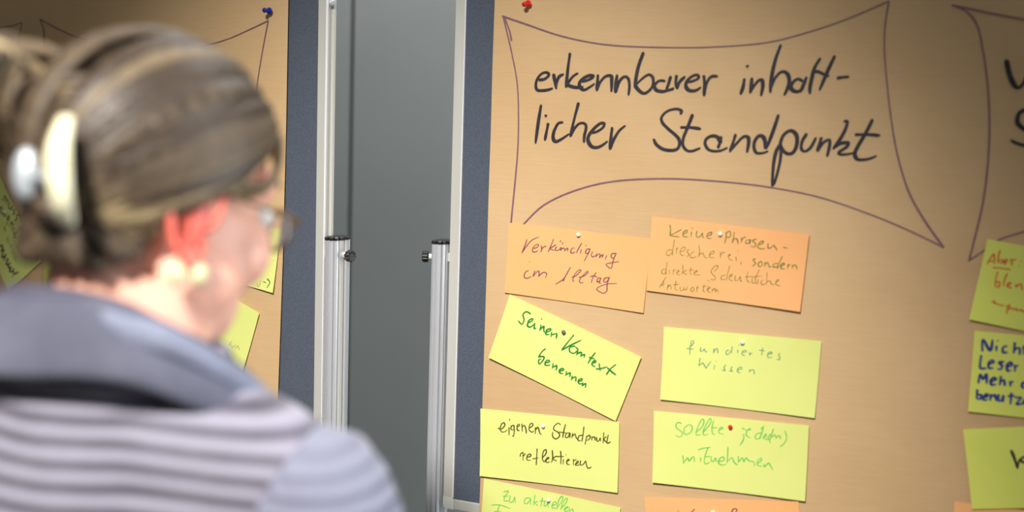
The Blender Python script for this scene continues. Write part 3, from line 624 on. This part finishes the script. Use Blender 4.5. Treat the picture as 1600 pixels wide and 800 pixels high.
# the card's upper right corner (64.5,408); its right short edge runs down to (16.5,453.6)
card(PL, ('rect', (64.5, 408), (16.5, 453.6), 'down', (1, 0)), 0.3, M_yellow, 'yellow card hanging steeply tilted at the left edge, written in black',
     [(t_m, 0.0023, I_dgrey), (t_m2, 0.0019, I_grey), (t_m3, 0.0030, I_black)], (10, 330.5, M_pinw, 'white ball pin on the steeply tilted card at the left edge'), (0.3, 0.4, 0.5, 0.3))
t_g = strokes("255,620 285,610 265,640 258,625; 255,650 260,690 275,660 290,665 290,690; 300,670 302,690; 268,715 276,722", 0, 240, 3.333)
b2 = PL.uv(PL.at(70, 462, 0.001)); tl2 = PL.pt(b2[0], b2[1] + CH, 0.001)
def px_of(q):
    d = q - CAM; x, y, z = d.dot(EX), d.dot(EY), d.dot(EZ); return (800 + FPX * x / z, 400 - FPX * y / z)
tlp = px_of(tl2)
card(PL, ('rect', tlp, (70, 462), 'down'), 0, M_green, 'yellow card mostly hidden behind the woman\'s nape, written in green',
     [(t_g, 0.0012, I_olive)], None, (0.2, 0.2, 0.2, 0.2))
t_ar = strokes("170,495 205,545 165,615; 115,530 150,548", 400, 380, 8.88)
t_ar2 = strokes("30,560 35,600 60,590 70,520; 245,238 255,243", 400, 380, 8.88)
card(PL, ('rect', (439, 352), (428, 457), 'down', (1, 0)), 0.2, M_yellow, 'yellow card with a small green arrow, partly hidden by the woman\'s cheek',
     [(t_ar, 0.0016, I_dkgreen), (t_ar2, 0.0012, I_grey)], None, (0.3, 0.3, 0.9, 0.3))
t_4 = strokes("118,560 105,580; 112,572 122,585 135,575; 135,590 145,580 152,598", 320, 330, 2.757)
card(PL, ('rect', (406, 488.9), (382.4, 573), 'down', (1, 0)), 0.2, M_yellow, 'yellow card with faint grey writing just above the woman\'s collar',
     [(t_4, 0.001, I_grey)], None, (0.3, 0.6, 0.8, 0.3))
# ------------------------------------------------------------------ the woman
def remeshed(name, mb, voxel, mater, parent, smooth_it=8, disp=None):
    o = mb.build(name, mater, parent, smooth=True)
    m = o.modifiers.new('voxel', 'REMESH'); m.mode = 'VOXEL'; m.voxel_size = voxel; m.use_smooth_shade = True
    s_ = o.modifiers.new('smooth', 'SMOOTH'); s_.factor = 0.5; s_.iterations = smooth_it
    dg = bpy.context.evaluated_depsgraph_get(); dg.update()
    me = bpy.data.meshes.new_from_object(o.evaluated_get(dg)); o.modifiers.clear(); o.data = me
    if not me.materials: me.materials.append(mater)
    return o
M_skin = mat('fair_skin', srgb(244, 190, 168), 0.55, col2=srgb(240, 178, 154), scale=14, sss=0.25, bump=0.1, bscale=500)
M_ear = mat('flushed_ear_skin', srgb(224, 112, 96), 0.5, col2=srgb(216, 96, 82), scale=40, sss=0.3)
M_hair0 = mat('dark_brown_hair', srgb(48, 37, 27), 0.5, col2=srgb(62, 49, 35), scale=90, bump=0.4, bscale=300)
M_hair1 = mat('brown_hair', srgb(70, 57, 42), 0.6, col2=srgb(84, 70, 52), scale=90)
M_hair2 = mat('ash_blond_hair', srgb(108, 92, 68), 0.6, col2=srgb(92, 78, 58), scale=90)
M_hair3 = mat('blond_streak_hair', srgb(168, 148, 110), 0.55, col2=srgb(144, 125, 92), scale=90)
M_cream = mat('cream_horn', srgb(232, 228, 196), 0.3, col2=srgb(222, 216, 178), scale=60)
M_pearl = mat('pearl', srgb(220, 212, 170), 0.25, col2=srgb(206, 196, 150), scale=80)
M_silver = mat('silver_metal', srgb(176, 184, 190), 0.5, 0.4)
M_glass = bpy.data.materials.new('spectacle_glass'); M_glass.use_nodes = True
_p = M_glass.node_tree.nodes['Principled BSDF']; _p.inputs['Base Color'].default_value = (0.93, 0.96, 1, 1); _p.inputs['Roughness'].default_value = 0.02; _p.inputs['Transmission Weight'].default_value = 1; _p.inputs['IOR'].default_value = 1.15
M_tort = mat('tortoise_frame', srgb(120, 96, 62), 0.3, col2=srgb(84, 66, 44), scale=160)
M_trous = mat('dark_trousers', srgb(48, 48, 58), 0.85, col2=srgb(58, 58, 68), scale=300, bump=0.3, bscale=500)
M_shoe = mat('black_leather', srgb(24, 22, 24), 0.35, col2=srgb(32, 30, 32), scale=60)
def mat_knit(name, light, dark, period, z_amp, contrast=1.0):
    m = mat(name, light, 0.9); nt = m.node_tree; N = nt.nodes; L = nt.links; p = N['Principled BSDF']
    p.inputs['Sheen Weight'].default_value = 0.15
    tc = N.new('ShaderNodeTexCoord'); sp = N.new('ShaderNodeSeparateXYZ'); L.new(tc.outputs['Object'], sp.inputs[0])
    n = N.new('ShaderNodeTexNoise'); n.inputs['Scale'].default_value = 9; n.inputs['Detail'].default_value = 2; L.new(tc.outputs['Object'], n.inputs['Vector'])
    def math_(op, a, b):
        q = N.new('ShaderNodeMath'); q.operation = op
        for i, x_ in enumerate((a, b)):
            if isinstance(x_, (int, float)): q.inputs[i].default_value = x_
            else: L.new(x_, q.inputs[i])
        return q.outputs[0]
    z = math_('ADD', sp.outputs[2], math_('MULTIPLY', n.outputs[0], z_amp))
    z = math_('ADD', z, math_('MULTIPLY', sp.outputs[0], 0.045))
    s_ = math_('SINE', math_('MULTIPLY', z, 2 * pi / period), 0)
    h = math_('ADD', math_('MULTIPLY', s_, 0.5), 0.5)
    n2 = N.new('ShaderNodeTexNoise'); n2.inputs['Scale'].default_value = 420; n2.inputs['Detail'].default_value = 3; L.new(tc.outputs['Object'], n2.inputs['Vector'])
    hh = math_('ADD', math_('MULTIPLY', h, contrast), math_('MULTIPLY', n2.outputs[0], 0.25))
    n3 = N.new('ShaderNodeTexNoise'); n3.inputs['Scale'].default_value = 22; L.new(tc.outputs['Object'], n3.inputs['Vector'])
    hh = math_('ADD', hh, math_('MULTIPLY', math_('SUBTRACT', n3.outputs[0], 0.5), 0.5))
    mx = N.new('ShaderNodeMix'); mx.data_type = 'RGBA'; mx.inputs[6].default_value = dark; mx.inputs[7].default_value = light
    L.new(hh, mx.inputs[0]); L.new(mx.outputs[2], p.inputs['Base Color'])
    bp = N.new('ShaderNodeBump'); bp.inputs['Strength'].default_value = 0.9; bp.inputs['Distance'].default_value = 0.003
    L.new(h, bp.inputs['Height']); L.new(bp.outputs[0], p.inputs['Normal'])
    return m
M_jacket = mat_knit('striped_knit', srgb(146, 144, 160), srgb(58, 52, 66), 0.0148, 0.006)
M_sleeve = mat_knit('pale_sleeve_knit', srgb(134, 137, 156), srgb(110, 112, 132), 0.0148, 0.02, 0.6)
M_collar = mat('slate_blue_wool', srgb(100, 102, 118), 0.9, col2=srgb(78, 80, 96), scale=16, bump=0.4, bscale=200)
M_lapel = mat('pale_blue_wool', srgb(132, 138, 158), 0.9, col2=srgb(118, 124, 144), scale=16, bump=0.4, bscale=200)
M_collar2 = mat('dark_lining', srgb(66, 64, 80), 0.9, col2=srgb(78, 76, 92), scale=16, bump=0.4, bscale=200)

phi, pit = radians(39), radians(13)
HC = W(248, 282, 0.93)                                   # middle of the skull
bF = Vector((sin(phi), cos(phi), 0)); HR = Vector((cos(phi), -sin(phi), 0))
HF = (bF * cos(pit) - Z * sin(pit)).normalized(); HU = HR.cross(HF).normalized()
def hp(f, r, u): return HC + HF * f + HR * r + HU * u
beta = radians(22)
TF = Vector((sin(beta), cos(beta), 0)); TR = Vector((cos(beta), -sin(beta), 0))
NB = HC + Vector((0, 0, -0.172)) - TF * 0.030 - X * 0.012          # base of the neck
def tp(f, r, z): return Vector((NB.x, NB.y, 0)) + TF * f + TR * r + Z * z
zb = NB.z
woman = empty('person', Vector((NB.x, NB.y, 0)))
tag(woman, 'woman seen from behind with pinned-up blond hair and a grey striped jacket, facing the boards', 'person')
b = MB()
b.ellipsoid(hp(-0.008, 0, 0.018), HF * 0.094, HR * 0.072, HU * 0.088, 24, 16)            # cranium
b.ellipsoid(hp(0.030, 0, -0.040), HF * 0.062, HR * 0.060, HU * 0.072, 20, 14)            # face
b.ellipsoid(hp(0.044, 0, -0.088), HF * 0.044, HR * 0.048, HU * 0.038, 16, 10)            # jaw
b.ellipsoid(hp(0.074, 0, -0.104), HF * 0.018, HR * 0.020, HU * 0.016, 12, 8)             # chin
b.ellipsoid(hp(0.072, 0, 0.012), HF * 0.024, HR * 0.050, HU * 0.026, 16, 10)             # brow
for s in (-1, 1):
    b.ellipsoid(hp(0.058, s * 0.038, -0.045), HF * 0.030, HR * 0.026, HU * 0.032, 12, 8)  # cheeks
    b.ellipsoid(hp(0.082, s * 0.012, -0.048), HF * 0.012, HR * 0.009, HU * 0.009, 10, 6)  # nostrils
    b.ellipsoid(hp(0.016, s * 0.054, -0.072), HF * 0.040, HR * 0.016, HU * 0.032, 12, 8)  # jaw angle
b.tube([hp(0.084, 0, 0.0), hp(0.092, 0, -0.026), hp(0.100, 0, -0.048)], [0.006, 0.008, 0.010], 10)   # nose
b.tube([hp(0.080, -0.020, -0.071), hp(0.091, -0.008, -0.070), hp(0.093, 0, -0.072), hp(0.091, 0.008, -0.070), hp(0.080, 0.020, -0.071)], [0.003, 0.006, 0.0055, 0.006, 0.003], 8)
b.tube([hp(0.080, -0.016, -0.079), hp(0.090, 0, -0.081), hp(0.080, 0.016, -0.079)], [0.003, 0.0065, 0.003], 8)
b.tube([hp(-0.026, 0, -0.030), hp(-0.022, 0.002, -0.080), HC * 0.45 + NB * 0.55 - TF * 0.006 + TR * 0.012, NB + Z * 0.0 - TF * 0.004 + TR * 0.008, NB - Z * 0.06], [0.052, 0.053, 0.053, 0.060, 0.075], 24)   # neck
b.tube([hp(0.012, 0, -0.075), NB + TF * 0.035 + Z * 0.05, NB + TF * 0.05 - Z * 0.03], [0.046, 0.042, 0.05], 20)
b.tube([tp(0, 0, zb - 0.02), tp(0.01, 0, zb - 0.10), tp(0.01, 0, zb - 0.25), tp(0, 0, zb - 0.38), tp(-0.01, 0, zb - 0.50), tp(-0.01, 0, zb - 0.60)], [0.09, 0.125, 0.130, 0.115, 0.140, 0.15], 24)
for s in (-1, 1):
    sh = tp(0, s * 0.175, zb - 0.060)
    b.tube([tp(0, 0, zb - 0.045), tp(0, s * 0.09, zb - 0.040), sh], [0.06, 0.055, 0.05], 14)
    el = tp(-0.02, s * 0.225, zb - 0.36); wr = tp(0.06, s * 0.225, zb - 0.60)
    b.tube([sh, (sh + el) / 2 + TR * s * 0.008, el], [0.05, 0.043, 0.036], 14)
    b.tube([el, (el + wr) / 2, wr], [0.036, 0.034, 0.024], 14)
    hd = wr + (wr - el).normalized() * 0.05
    b.ellipsoid(hd, (wr - el).normalized() * 0.05, TF * 0.036, TR * 0.015, 14, 10)
    dn = (wr - el).normalized()
    for k, (o_, ln) in enumerate(((-0.027, 0.060), (-0.009, 0.070), (0.009, 0.074), (0.027, 0.066))):
        a0 = hd + TF * o_ + dn * 0.032
        b.tube([a0, a0 + dn * ln * 0.45 - TR * s * 0.004, a0 + dn * ln * 0.75 - TR * s * 0.012, a0 + dn * ln - TR * s * 0.022], [0.0085, 0.008, 0.0075, 0.006], 8)
    a0 = hd + TF * 0.026 - dn * 0.02
    b.tube([a0, a0 + dn * 0.025 + TF * 0.022, a0 + dn * 0.052 + TF * 0.028 - TR * s * 0.01], [0.011, 0.009, 0.007], 8)
    hip = tp(-0.01, s * 0.08, zb - 0.62); kn = tp(0.01, s * 0.09, 0.46); an = tp(-0.02, s * 0.09, 0.075)
    b.tube([hip, (hip + kn) / 2, kn], [0.088, 0.075, 0.055], 16); b.tube([kn, kn * 0.6 + an * 0.4 - TF * 0.012, an], [0.055, 0.052, 0.036], 16)
    b.tube([an, tp(0.03, s * 0.092, 0.045), tp(0.13, s * 0.098, 0.028)], [0.034, 0.032, 0.024], 12)
body = remeshed('body', b, 0.0045, M_skin, woman, 6)
# ears: rim, bowl and lobe
def ear(s):
    e = MB(); c0 = hp(-0.012, s * 0.073, -0.030)
    out = (HR * s * 0.9 - HF * 0.45).normalized(); fwd = (HF * 0.95 + HR * s * 0.3).normalized()
    rim = [(0.010, -0.004), (0.016, 0.014), (0.010, 0.028), (-0.004, 0.033), (-0.016, 0.026), (-0.021, 0.010), (-0.018, -0.010), (-0.010, -0.024), (0.000, -0.031), (0.006, -0.024), (0.007, -0.014)]
    R_ = catmull([tuple(c0 + fwd * a + HU * u_ + out * (0.006 + 0.005 * (a < 0))) for a, u_ in rim], 4)
    e.tube(R_, 0.0030, 8)
    e.ellipsoid(c0 - fwd * 0.003 + out * 0.001, fwd * 0.014, HU * 0.028, out * 0.008, 16, 10)
    e.ellipsoid(c0 + fwd * 0.000 - HU * 0.027 + out * 0.004, fwd * 0.008, HU * 0.010, out * 0.004, 12, 8)
    e.tube([c0 + fwd * 0.006 + HU * 0.018 + out * 0.005, c0 - fwd * 0.009 + HU * 0.008 + out * 0.006, c0 - fwd * 0.009 - HU * 0.010 + out * 0.006], 0.0035, 8)
    e.build('ear', M_ear, woman, smooth=True)
    return c0, out, fwd
cR, oR, fR = ear(1); cL, oL, fL = ear(-1)
M_eye = mat('eye_white', srgb(236, 232, 226), 0.2); M_iris = mat('grey_blue_iris', srgb(86, 110, 128), 0.2); M_lip = mat('rose_lips', srgb(196, 112, 106), 0.4)
for s in (-1, 1):
    e = MB(); e.ellipsoid(hp(0.078, s * 0.031, -0.012), HF * 0.0125, HR * 0.0125, HU * 0.0125, 16, 12); ey = e.build('eye', M_eye, woman, smooth=True)
    e = MB(); e.ellipsoid(hp(0.0893, s * 0.031, -0.014), HF * 0.002, HR * 0.0055, HU * 0.0055, 14, 8); e.build('iris', M_iris, ey, smooth=True)
    e = MB(); e.tube([hp(0.086, s * 0.016, 0.014), hp(0.091, s * 0.030, 0.019), hp(0.080, s * 0.048, 0.014)], [0.0022, 0.0028, 0.0015], 8); e.build('eyebrow', M_hair1, woman, smooth=True)

# hair: cap with a clean hairline, then combed locks drawn back to the clip, and the rolled ends above it
CR = (0.102, 0.082, 0.094)
cc = hp(-0.008, 0, 0.014)
def onhead(d, k=1.0):                                    # d = (f, r, u) direction
    d = Vector(d).normalized()
    return cc + (HF * d.x * CR[0] + HR * d.y * CR[1] + HU * d.z * CR[2]) * k
def fullnape(q):                                         # hair over the nape keeps its volume down to the neck
    d = q - hp(-0.028, 0, 0); f, r, u_ = d.dot(HF), d.dot(HR), d.dot(HU); m_ = math.hypot(f, r)
    need = 0.063 + 0.10 * min(0.0, u_ + 0.075)
    if m_ < need: f, r = f / m_ * need, r / m_ * need
    return hp(-0.028, 0, 0) + HF * f + HR * r + HU * u_
cap = MB(); vs = []; fs = []; nA, nB = 48, 26
def hairline(a):                                         # lowest polar angle of the hair as a function of azimuth (0 = face)
    a = abs((a + pi) % (2 * pi) - pi)
    pts = [(0, 0.98), (0.5, 1.02), (0.9, 1.22), (1.25, 1.50), (1.50, 1.62), (1.75, 1.72), (2.0, 2.35), (2.4, 2.62), (pi, 2.66)]
    for i in range(len(pts) - 1):
        if pts[i][0] <= a <= pts[i + 1][0]:
            t = (a - pts[i][0]) / (pts[i + 1][0] - pts[i][0]); return pts[i][1] * (1 - t) + pts[i + 1][1] * t
    return pts[-1][1]
for j in range(nB + 1):
    for i in range(nA):
        a = 2 * pi * i / nA; t = hairline(a) * j / nB
        d = (sin(t) * cos(a), sin(t) * sin(a), cos(t)); q = onhead(d, (0.985 if t < 0.9 else 0.96) if j < nB else 0.91)
        if t > 1.75 and abs(a - pi) < 1.25: q = fullnape(q - HU * 0.014 * (t - 1.75))
        vs.append(q)
for j in range(nB):
    for i in range(nA):
        k = (i + 1) % nA; fs.append((j * nA + i, (j + 1) * nA + i, (j + 1) * nA + k, j * nA + k))
cap.add(vs, fs)
hair = cap.build('hair', M_hair0, woman, smooth=True)
rnd = random.Random(3)
locks = MB()
def lock(p0d, p1d, w_, mi, k0=0.99, k1=1.06, sag=0.0, nape=False):
    a, b_ = Vector(p0d).normalized(), Vector(p1d).normalized(); ang = a.angle(b_); pts = []; N_ = 16
    for i in range(N_):
        t = i / (N_ - 1); q = (a * sin((1 - t) * ang) + b_ * sin(t * ang)) / max(1e-5, sin(ang))
        q = q + Vector((0, 0, -sag * sin(pi * t))); kk = k0 + (k1 - k0) * t + 0.045 * sin(pi * t)
        q = onhead(q, kk); pts.append(fullnape(q - HU * 0.010 * (1 - t)) + (q - cc).normalized() * 0.002 if nape else q)
    rad = [w_ * (0.35 + 0.65 * sin(pi * min(1, 0.12 + i / (N_ - 1) * 0.8)) ** 0.6) for i in range(N_)]
    cdir = (pts[N_ // 2] - cc).normalized()
    locks.tube(pts, rad, 8, mi, flat=(0.45, cdir))
nL = 0
for s in (-1, 1):
    for i in range(165):
        a = rnd.uniform(0.0, 2.2) * s; h0 = hairline(a)
        t = h0 * (rnd.uniform(0.30, 1.0) ** 0.7 if rnd.random() < 0.6 else 1.0) - 0.01
        d0_ = (sin(t) * cos(a), sin(t) * sin(a), cos(t))
        # end on the vertical roll at the back of the head
        yy = -0.15 - t / 2.3 + rnd.uniform(-0.05, 0.05)
        d1_ = (-1, (0.34 if s > 0 else 0.05) + rnd.uniform(-0.05, 0.05), max(-0.95, min(0.5, yy)))
        hgt = t / h0
        band = sin(t * 7.0 + a * 1.3 + 0.6)
        if t < 0.95: mi = 0 if rnd.random() < 0.8 else 1
        else:
            x_ = 0.9 * sin(t * 8.0 + 1.0) + rnd.uniform(-0.55, 0.55) + (t - 1.2) * 1.6
            mi = 3 if x_ > 0.85 else (2 if x_ > 0.05 else (1 if x_ > -0.6 else 0))
        lock(d0_, d1_, rnd.uniform(0.006, 0.0105), mi, 0.985, 1.03, 0.03)
for i in range(60):                                      # nape hair combed upward
    a = rnd.uniform(2.0, 2 * pi - 2.0); t = hairline(a) - rnd.uniform(0, 0.12)
    lock((sin(t) * cos(a), sin(t) * sin(a), cos(t)), (-1, rnd.uniform(0.25, 0.5), rnd.uniform(-0.55, -0.2)), rnd.uniform(0.005, 0.008), rnd.choice((0, 0, 1, 1)), 0.97, 0.98, 0.0, True)
locks.build('combed_locks', None, hair, smooth=True, mats=[M_hair0, M_hair1, M_hair2, M_hair3])
curl = MB()
def arc(c, ax1, ax2, r0, r1, a0, a1, w_, mi, drift=Vector((0, 0, 0))):
    pts = []; N_ = 18
    for i in range(N_):
        t = i / (N_ - 1); a = a0 + (a1 - a0) * t; r_ = r0 + (r1 - r0) * t
        pts.append(c + ax1 * cos(a) * r_ + ax2 * sin(a) * r_ + drift * t)
    curl.tube(pts, [w_ * (0.5 + 0.5 * sin(pi * i / (N_ - 1))) for i in range(N_)], 8, mi)
tw = hp(-0.092, 0.024, -0.004)
for i in range(60):                                      # vertical roll along the back of the head
    k = rnd.uniform(-0.7, 1)
    arc(tw + HU * 0.050 * k + HR * rnd.uniform(-0.006, 0.006), -HF, HR, 0.020 * (1 - 0.35 * k * k), 0.008, -2.4, 2.6, rnd.uniform(0.004, 0.0065), rnd.choice((0, 1, 1, 2)), HU * rnd.uniform(-0.02, 0.02))
bt = hp(-0.116, -0.030, 0.044)
for i in range(75):                                      # loose rolled ends that fall over the top of the clip
    c_ = bt + HF * rnd.uniform(-0.02, 0.03) + HR * rnd.uniform(-0.03, 0.02) + HU * rnd.uniform(-0.02, 0.008)
    arc(c_, (-HF + HR * rnd.uniform(-0.6, 0.3)).normalized(), HU, rnd.uniform(0.020, 0.036), rnd.uniform(0.014, 0.03), rnd.uniform(-1.5, -0.3), rnd.uniform(1.6, 3.2), rnd.uniform(0.0035, 0.006), rnd.choice((1, 1, 2, 2, 3)))
for i in range(14):
    c_ = hp(-0.118, -0.030 + rnd.uniform(-0.02, 0.01), 0.03)
    arc(c_, (-HF - HR * 0.4).normalized(), HU, rnd.uniform(0.028, 0.038), 0.02, 0.3, -2.2, rnd.uniform(0.0025, 0.004), rnd.choice((0, 1)))
curl.build('rolled_ends', None, hair, smooth=True, mats=[M_hair0, M_hair1, M_hair2, M_hair3])
fr = MB()
for i in range(16):                                      # fringe strand over the temple towards the ear
    o_ = rnd.uniform(-0.004, 0.004)
    p = catmull([tuple(hp(0.076 + o_, 0.036, 0.052 + o_)), tuple(hp(0.068, 0.056, 0.026 + o_)), tuple(hp(0.040, 0.072 + o_, 0.004 + o_)), tuple(hp(0.006, 0.080, 0.002 + o_))], 5)
    fr.tube(p, 0.0028, 6, rnd.choice((2, 3, 3)))
fr.build('fringe', None, hair, smooth=True, mats=[M_hair0, M_hair1, M_hair2, M_hair3])

# jacket: back and chest, two sleeves, shawl collar
j = MB()
j.tube([tp(-0.005, 0, zb + 0.048), tp(-0.005, 0, zb + 0.012), tp(-0.005, 0, zb - 0.03), tp(-0.01, 0, zb - 0.09)], [0.088, 0.096, 0.108, 0.12], 24)
def ring(f, z, rx, ry): return (f, z, rx, ry)
secs = [(0.0, zb - 0.035, 0.150, 0.085), (0.0, zb - 0.065, 0.190, 0.105), (0.0, zb - 0.12, 0.205, 0.125), (0.005, zb - 0.20, 0.200, 0.132), (0.005, zb - 0.30, 0.190, 0.130), (0.0, zb - 0.40, 0.182, 0.126), (-0.01, zb - 0.52, 0.200, 0.142), (-0.01, zb - 0.66, 0.212, 0.150)]
vs = []; fs = []; n_ = 36
for (f, z_, rx, ry) in secs:
    for k in range(n_):
        a = 2 * pi * k / n_; e = 0.85
        vs.append(tp(f + ry * math.copysign(abs(sin(a)) ** e, sin(a)), rx * math.copysign(abs(cos(a)) ** e, cos(a)), z_))
for q in range(len(secs) - 1):
    for k in range(n_): fs.append((q * n_ + k, q * n_ + (k + 1) % n_, (q + 1) * n_ + (k + 1) % n_, (q + 1) * n_ + k))
fs.append(tuple(range(n_))[::-1]); fs.append(tuple((len(secs) - 1) * n_ + k for k in range(n_)))
j.add(vs, [f_[::-1] for f_ in fs])
for s in (-1, 1):
    j.tube([tp(-0.01, 0, zb - 0.035), tp(-0.01, s * 0.07, zb - 0.035), tp(-0.005, s * 0.13, zb - 0.044), tp(0, s * 0.164, zb - 0.060)], [0.080, 0.076, 0.066, 0.062], 20)
remeshed('jacket', j, 0.006, M_jacket, woman, 14)
for s in (-1, 1):
    a = MB(); sh = tp(0, s * 0.168, zb - 0.064); el = tp(-0.025, s * 0.232, zb - 0.36); wr = tp(0.055, s * 0.228, zb - 0.585)
    pts = catmull([tuple(sh - TR * s * 0.02 + Z * 0.012), tuple(sh + TR * s * 0.010 - Z * 0.012), tuple((sh + el) / 2 + TR * s * 0.014), tuple(el), tuple((el + wr) / 2), tuple(wr)], 5)
    n0 = len(pts); rr = [0.060 if i < 3 else (0.070 - 0.020 * i / n0) - (0.010 * max(0, i - n0 * 0.6) / n0) for i in range(n0)]
    a.tube(pts, rr, 22); a.build('sleeve', M_sleeve, woman, smooth=True)
def collar(name, mater, prof, wd, thick, tilt):
    """a folded band: prof = list of (azimuth deg from the back, radial r, height z)"""
    P_ = catmull(prof, 5); vs = []; fs = []; m_ = 12
    for (az, r_, z_) in P_:
        a = radians(az); dr = (-TF * cos(a) + TR * sin(a))
        c_ = Vector((NB.x, NB.y, 0)) + dr * r_ + Z * z_
        ax1 = (Z * cos(tilt) - dr * sin(tilt)).normalized(); ax2 = (dr * cos(tilt) + Z * sin(tilt)).normalized()
        for k in range(m_):
            q = 2 * pi * k / m_; vs.append(c_ + ax1 * cos(q) * wd + ax2 * sin(q) * thick)
    for i in range(len(P_) - 1):
        for k in range(m_): fs.append((i * m_ + k, i * m_ + (k + 1) % m_, (i + 1) * m_ + (k + 1) % m_, (i + 1) * m_ + k))
    fs.append(tuple(range(m_))[::-1]); fs.append(tuple((len(P_) - 1) * m_ + k for k in range(m_)))
    return mk(name, vs, fs, mater, woman, None, True)
collar('collar', M_collar, [(-125, 0.125, zb - 0.01), (-100, 0.115, zb + 0.03), (-60, 0.108, zb + 0.056), (0, 0.102, zb + 0.068), (40, 0.104, zb + 0.068), (70, 0.110, zb + 0.040), (95, 0.116, zb + 0.012), (125, 0.120, zb - 0.02)], 0.031, 0.010, radians(28))
collar('collar_lining', M_collar2, [(-125, 0.108, zb - 0.02), (-100, 0.100, zb + 0.02), (-60, 0.092, zb + 0.062), (0, 0.086, zb + 0.074), (40, 0.090, zb + 0.066), (70, 0.098, zb + 0.044), (95, 0.108, zb + 0.020), (125, 0.122, zb - 0.02)], 0.030, 0.006, radians(25))
collar('lapel_edge', M_lapel, [(34, 0.100, zb + 0.080), (55, 0.114, zb + 0.070), (72, 0.117, zb + 0.050), (90, 0.120, zb + 0.026), (108, 0.124, zb + 0.000)], 0.011, 0.006, radians(10))
for s in (-1, 1):
    t_ = MB(); hip = tp(-0.01, s * 0.085, zb - 0.60); kn = tp(0.01, s * 0.092, 0.46); an = tp(-0.02, s * 0.092, 0.055)
    t_.tube([hip, (hip + kn) / 2, kn, (kn + an) / 2, an], [0.105, 0.090, 0.072, 0.064, 0.060], 20); t_.build('trouser_leg', M_trous, woman, smooth=True)
    t_ = MB(); t_.tube([tp(-0.065, s * 0.09, 0.042), tp(-0.02, s * 0.092, 0.042), tp(0.06, s * 0.096, 0.040), tp(0.13, s * 0.10, 0.034), tp(0.165, s * 0.10, 0.028)], [0.030, 0.042, 0.040, 0.034, 0.020], 16)
    for i, v in enumerate(t_.v): t_.v[i] = Vector((v.x, v.y, max(0.0, v.z)))
    t_.build('shoe', M_shoe, woman, smooth=True)
# hair clip (rests in the roll), earrings, spectacles: things she wears
ctop, cbot = W(98, 195, 0.80), W(98, 345, 0.80)
clip = empty('hair_clip', (ctop + cbot) / 2); tag(clip, 'cream curved hair clip holding the woman\'s rolled-up hair', 'hair clip')
cl = catmull([tuple(W(103, 188, 0.806)), tuple(W(93, 225, 0.792)), tuple(W(91, 265, 0.788)), tuple(W(96, 310, 0.792)), tuple(W(106, 346, 0.806))], 6)
m_ = MB(); n0 = len(cl); m_.tube(cl, [0.0055 + 0.0030 * sin(pi * i / (n0 - 1)) for i in range(n0)], 14, flat=(0.5, EZ)); m_.build('clip_bow', M_cream, clip, smooth=True)
m_ = MB(); m_.ellipsoid(W(42, 272, 0.83), EX * 0.010, EY * 0.019, EZ * 0.006, 16, 10); m_.build('clip_spring', M_silver, clip, smooth=True)
m_ = MB(); m_.tube([W(44, 275, 0.832), W(70, 278, 0.81), W(93, 275, 0.792)], 0.0035, 10); m_.build('clip_hinge', M_silver, clip, smooth=True)
lob = cR - HU * 0.031 + oR * 0.006
er = empty('earring', lob); tag(er, 'double pearl earring on the woman\'s right ear', 'earring')
for dx in (-0.0090, 0.0075):
    m_ = MB(); m_.ellipsoid(lob + fR * dx + oR * 0.004 - Z * 0.009 + Z * (0.002 if dx > 0 else 0), fR * 0.0065, oR * 0.0065, HU * 0.0085, 18, 12); m_.build('pearl', M_pearl, er, smooth=True)
m_ = MB(); m_.tube([lob - fR * 0.006, lob + oR * 0.003, lob + fR * 0.006], 0.0012, 8); m_.build('ear_wire', M_silver, er, smooth=True)
gl = empty('glasses', hp(0.11, 0, -0.012)); tag(gl, 'thin-framed glasses on the woman\'s face, one lens showing past her cheek', 'glasses')
for s in (-1, 1):
    c_ = hp(0.099, s * 0.032, -0.020); r1, r2 = 0.023, 0.017
    ln = []; N_ = 28; nrm = (HF + HR * s * 0.15).normalized(); ar = (HR - nrm * HR.dot(nrm)).normalized()
    for k in range(N_ + 1): a = 2 * pi * k / N_; ln.append(c_ + ar * cos(a) * r1 + HU * sin(a) * r2)
    m_ = MB(); m_.tube(ln, 0.0016, 8, cap=False); rim = m_.build('rim', M_tort, gl, smooth=True)
    m_ = MB(); m_.ellipsoid(c_, ar * r1, HU * r2, nrm * 0.0012, 24, 10); m_.build('lens', M_glass, rim, smooth=True)
    m_ = MB(); m_.tube(catmull([tuple(c_ + ar * s * 0.023 + HU * 0.006), tuple(hp(0.088, s * 0.068, -0.010)), tuple(hp(0.04, s * 0.074, -0.007)), tuple(hp(-0.008, s * 0.079, -0.004)), tuple(hp(-0.028, s * 0.078, -0.022))], 4), 0.0016, 8); m_.build('temple_arm', M_tort, gl, smooth=True)
m_ = MB(); m_.tube([hp(0.100, -0.010, -0.016), hp(0.104, 0, -0.012), hp(0.100, 0.010, -0.016)], 0.0014, 8); m_.build('bridge', M_tort, gl, smooth=True)
for o in bpy.data.objects:
    if '_o' in o: del o['_o']
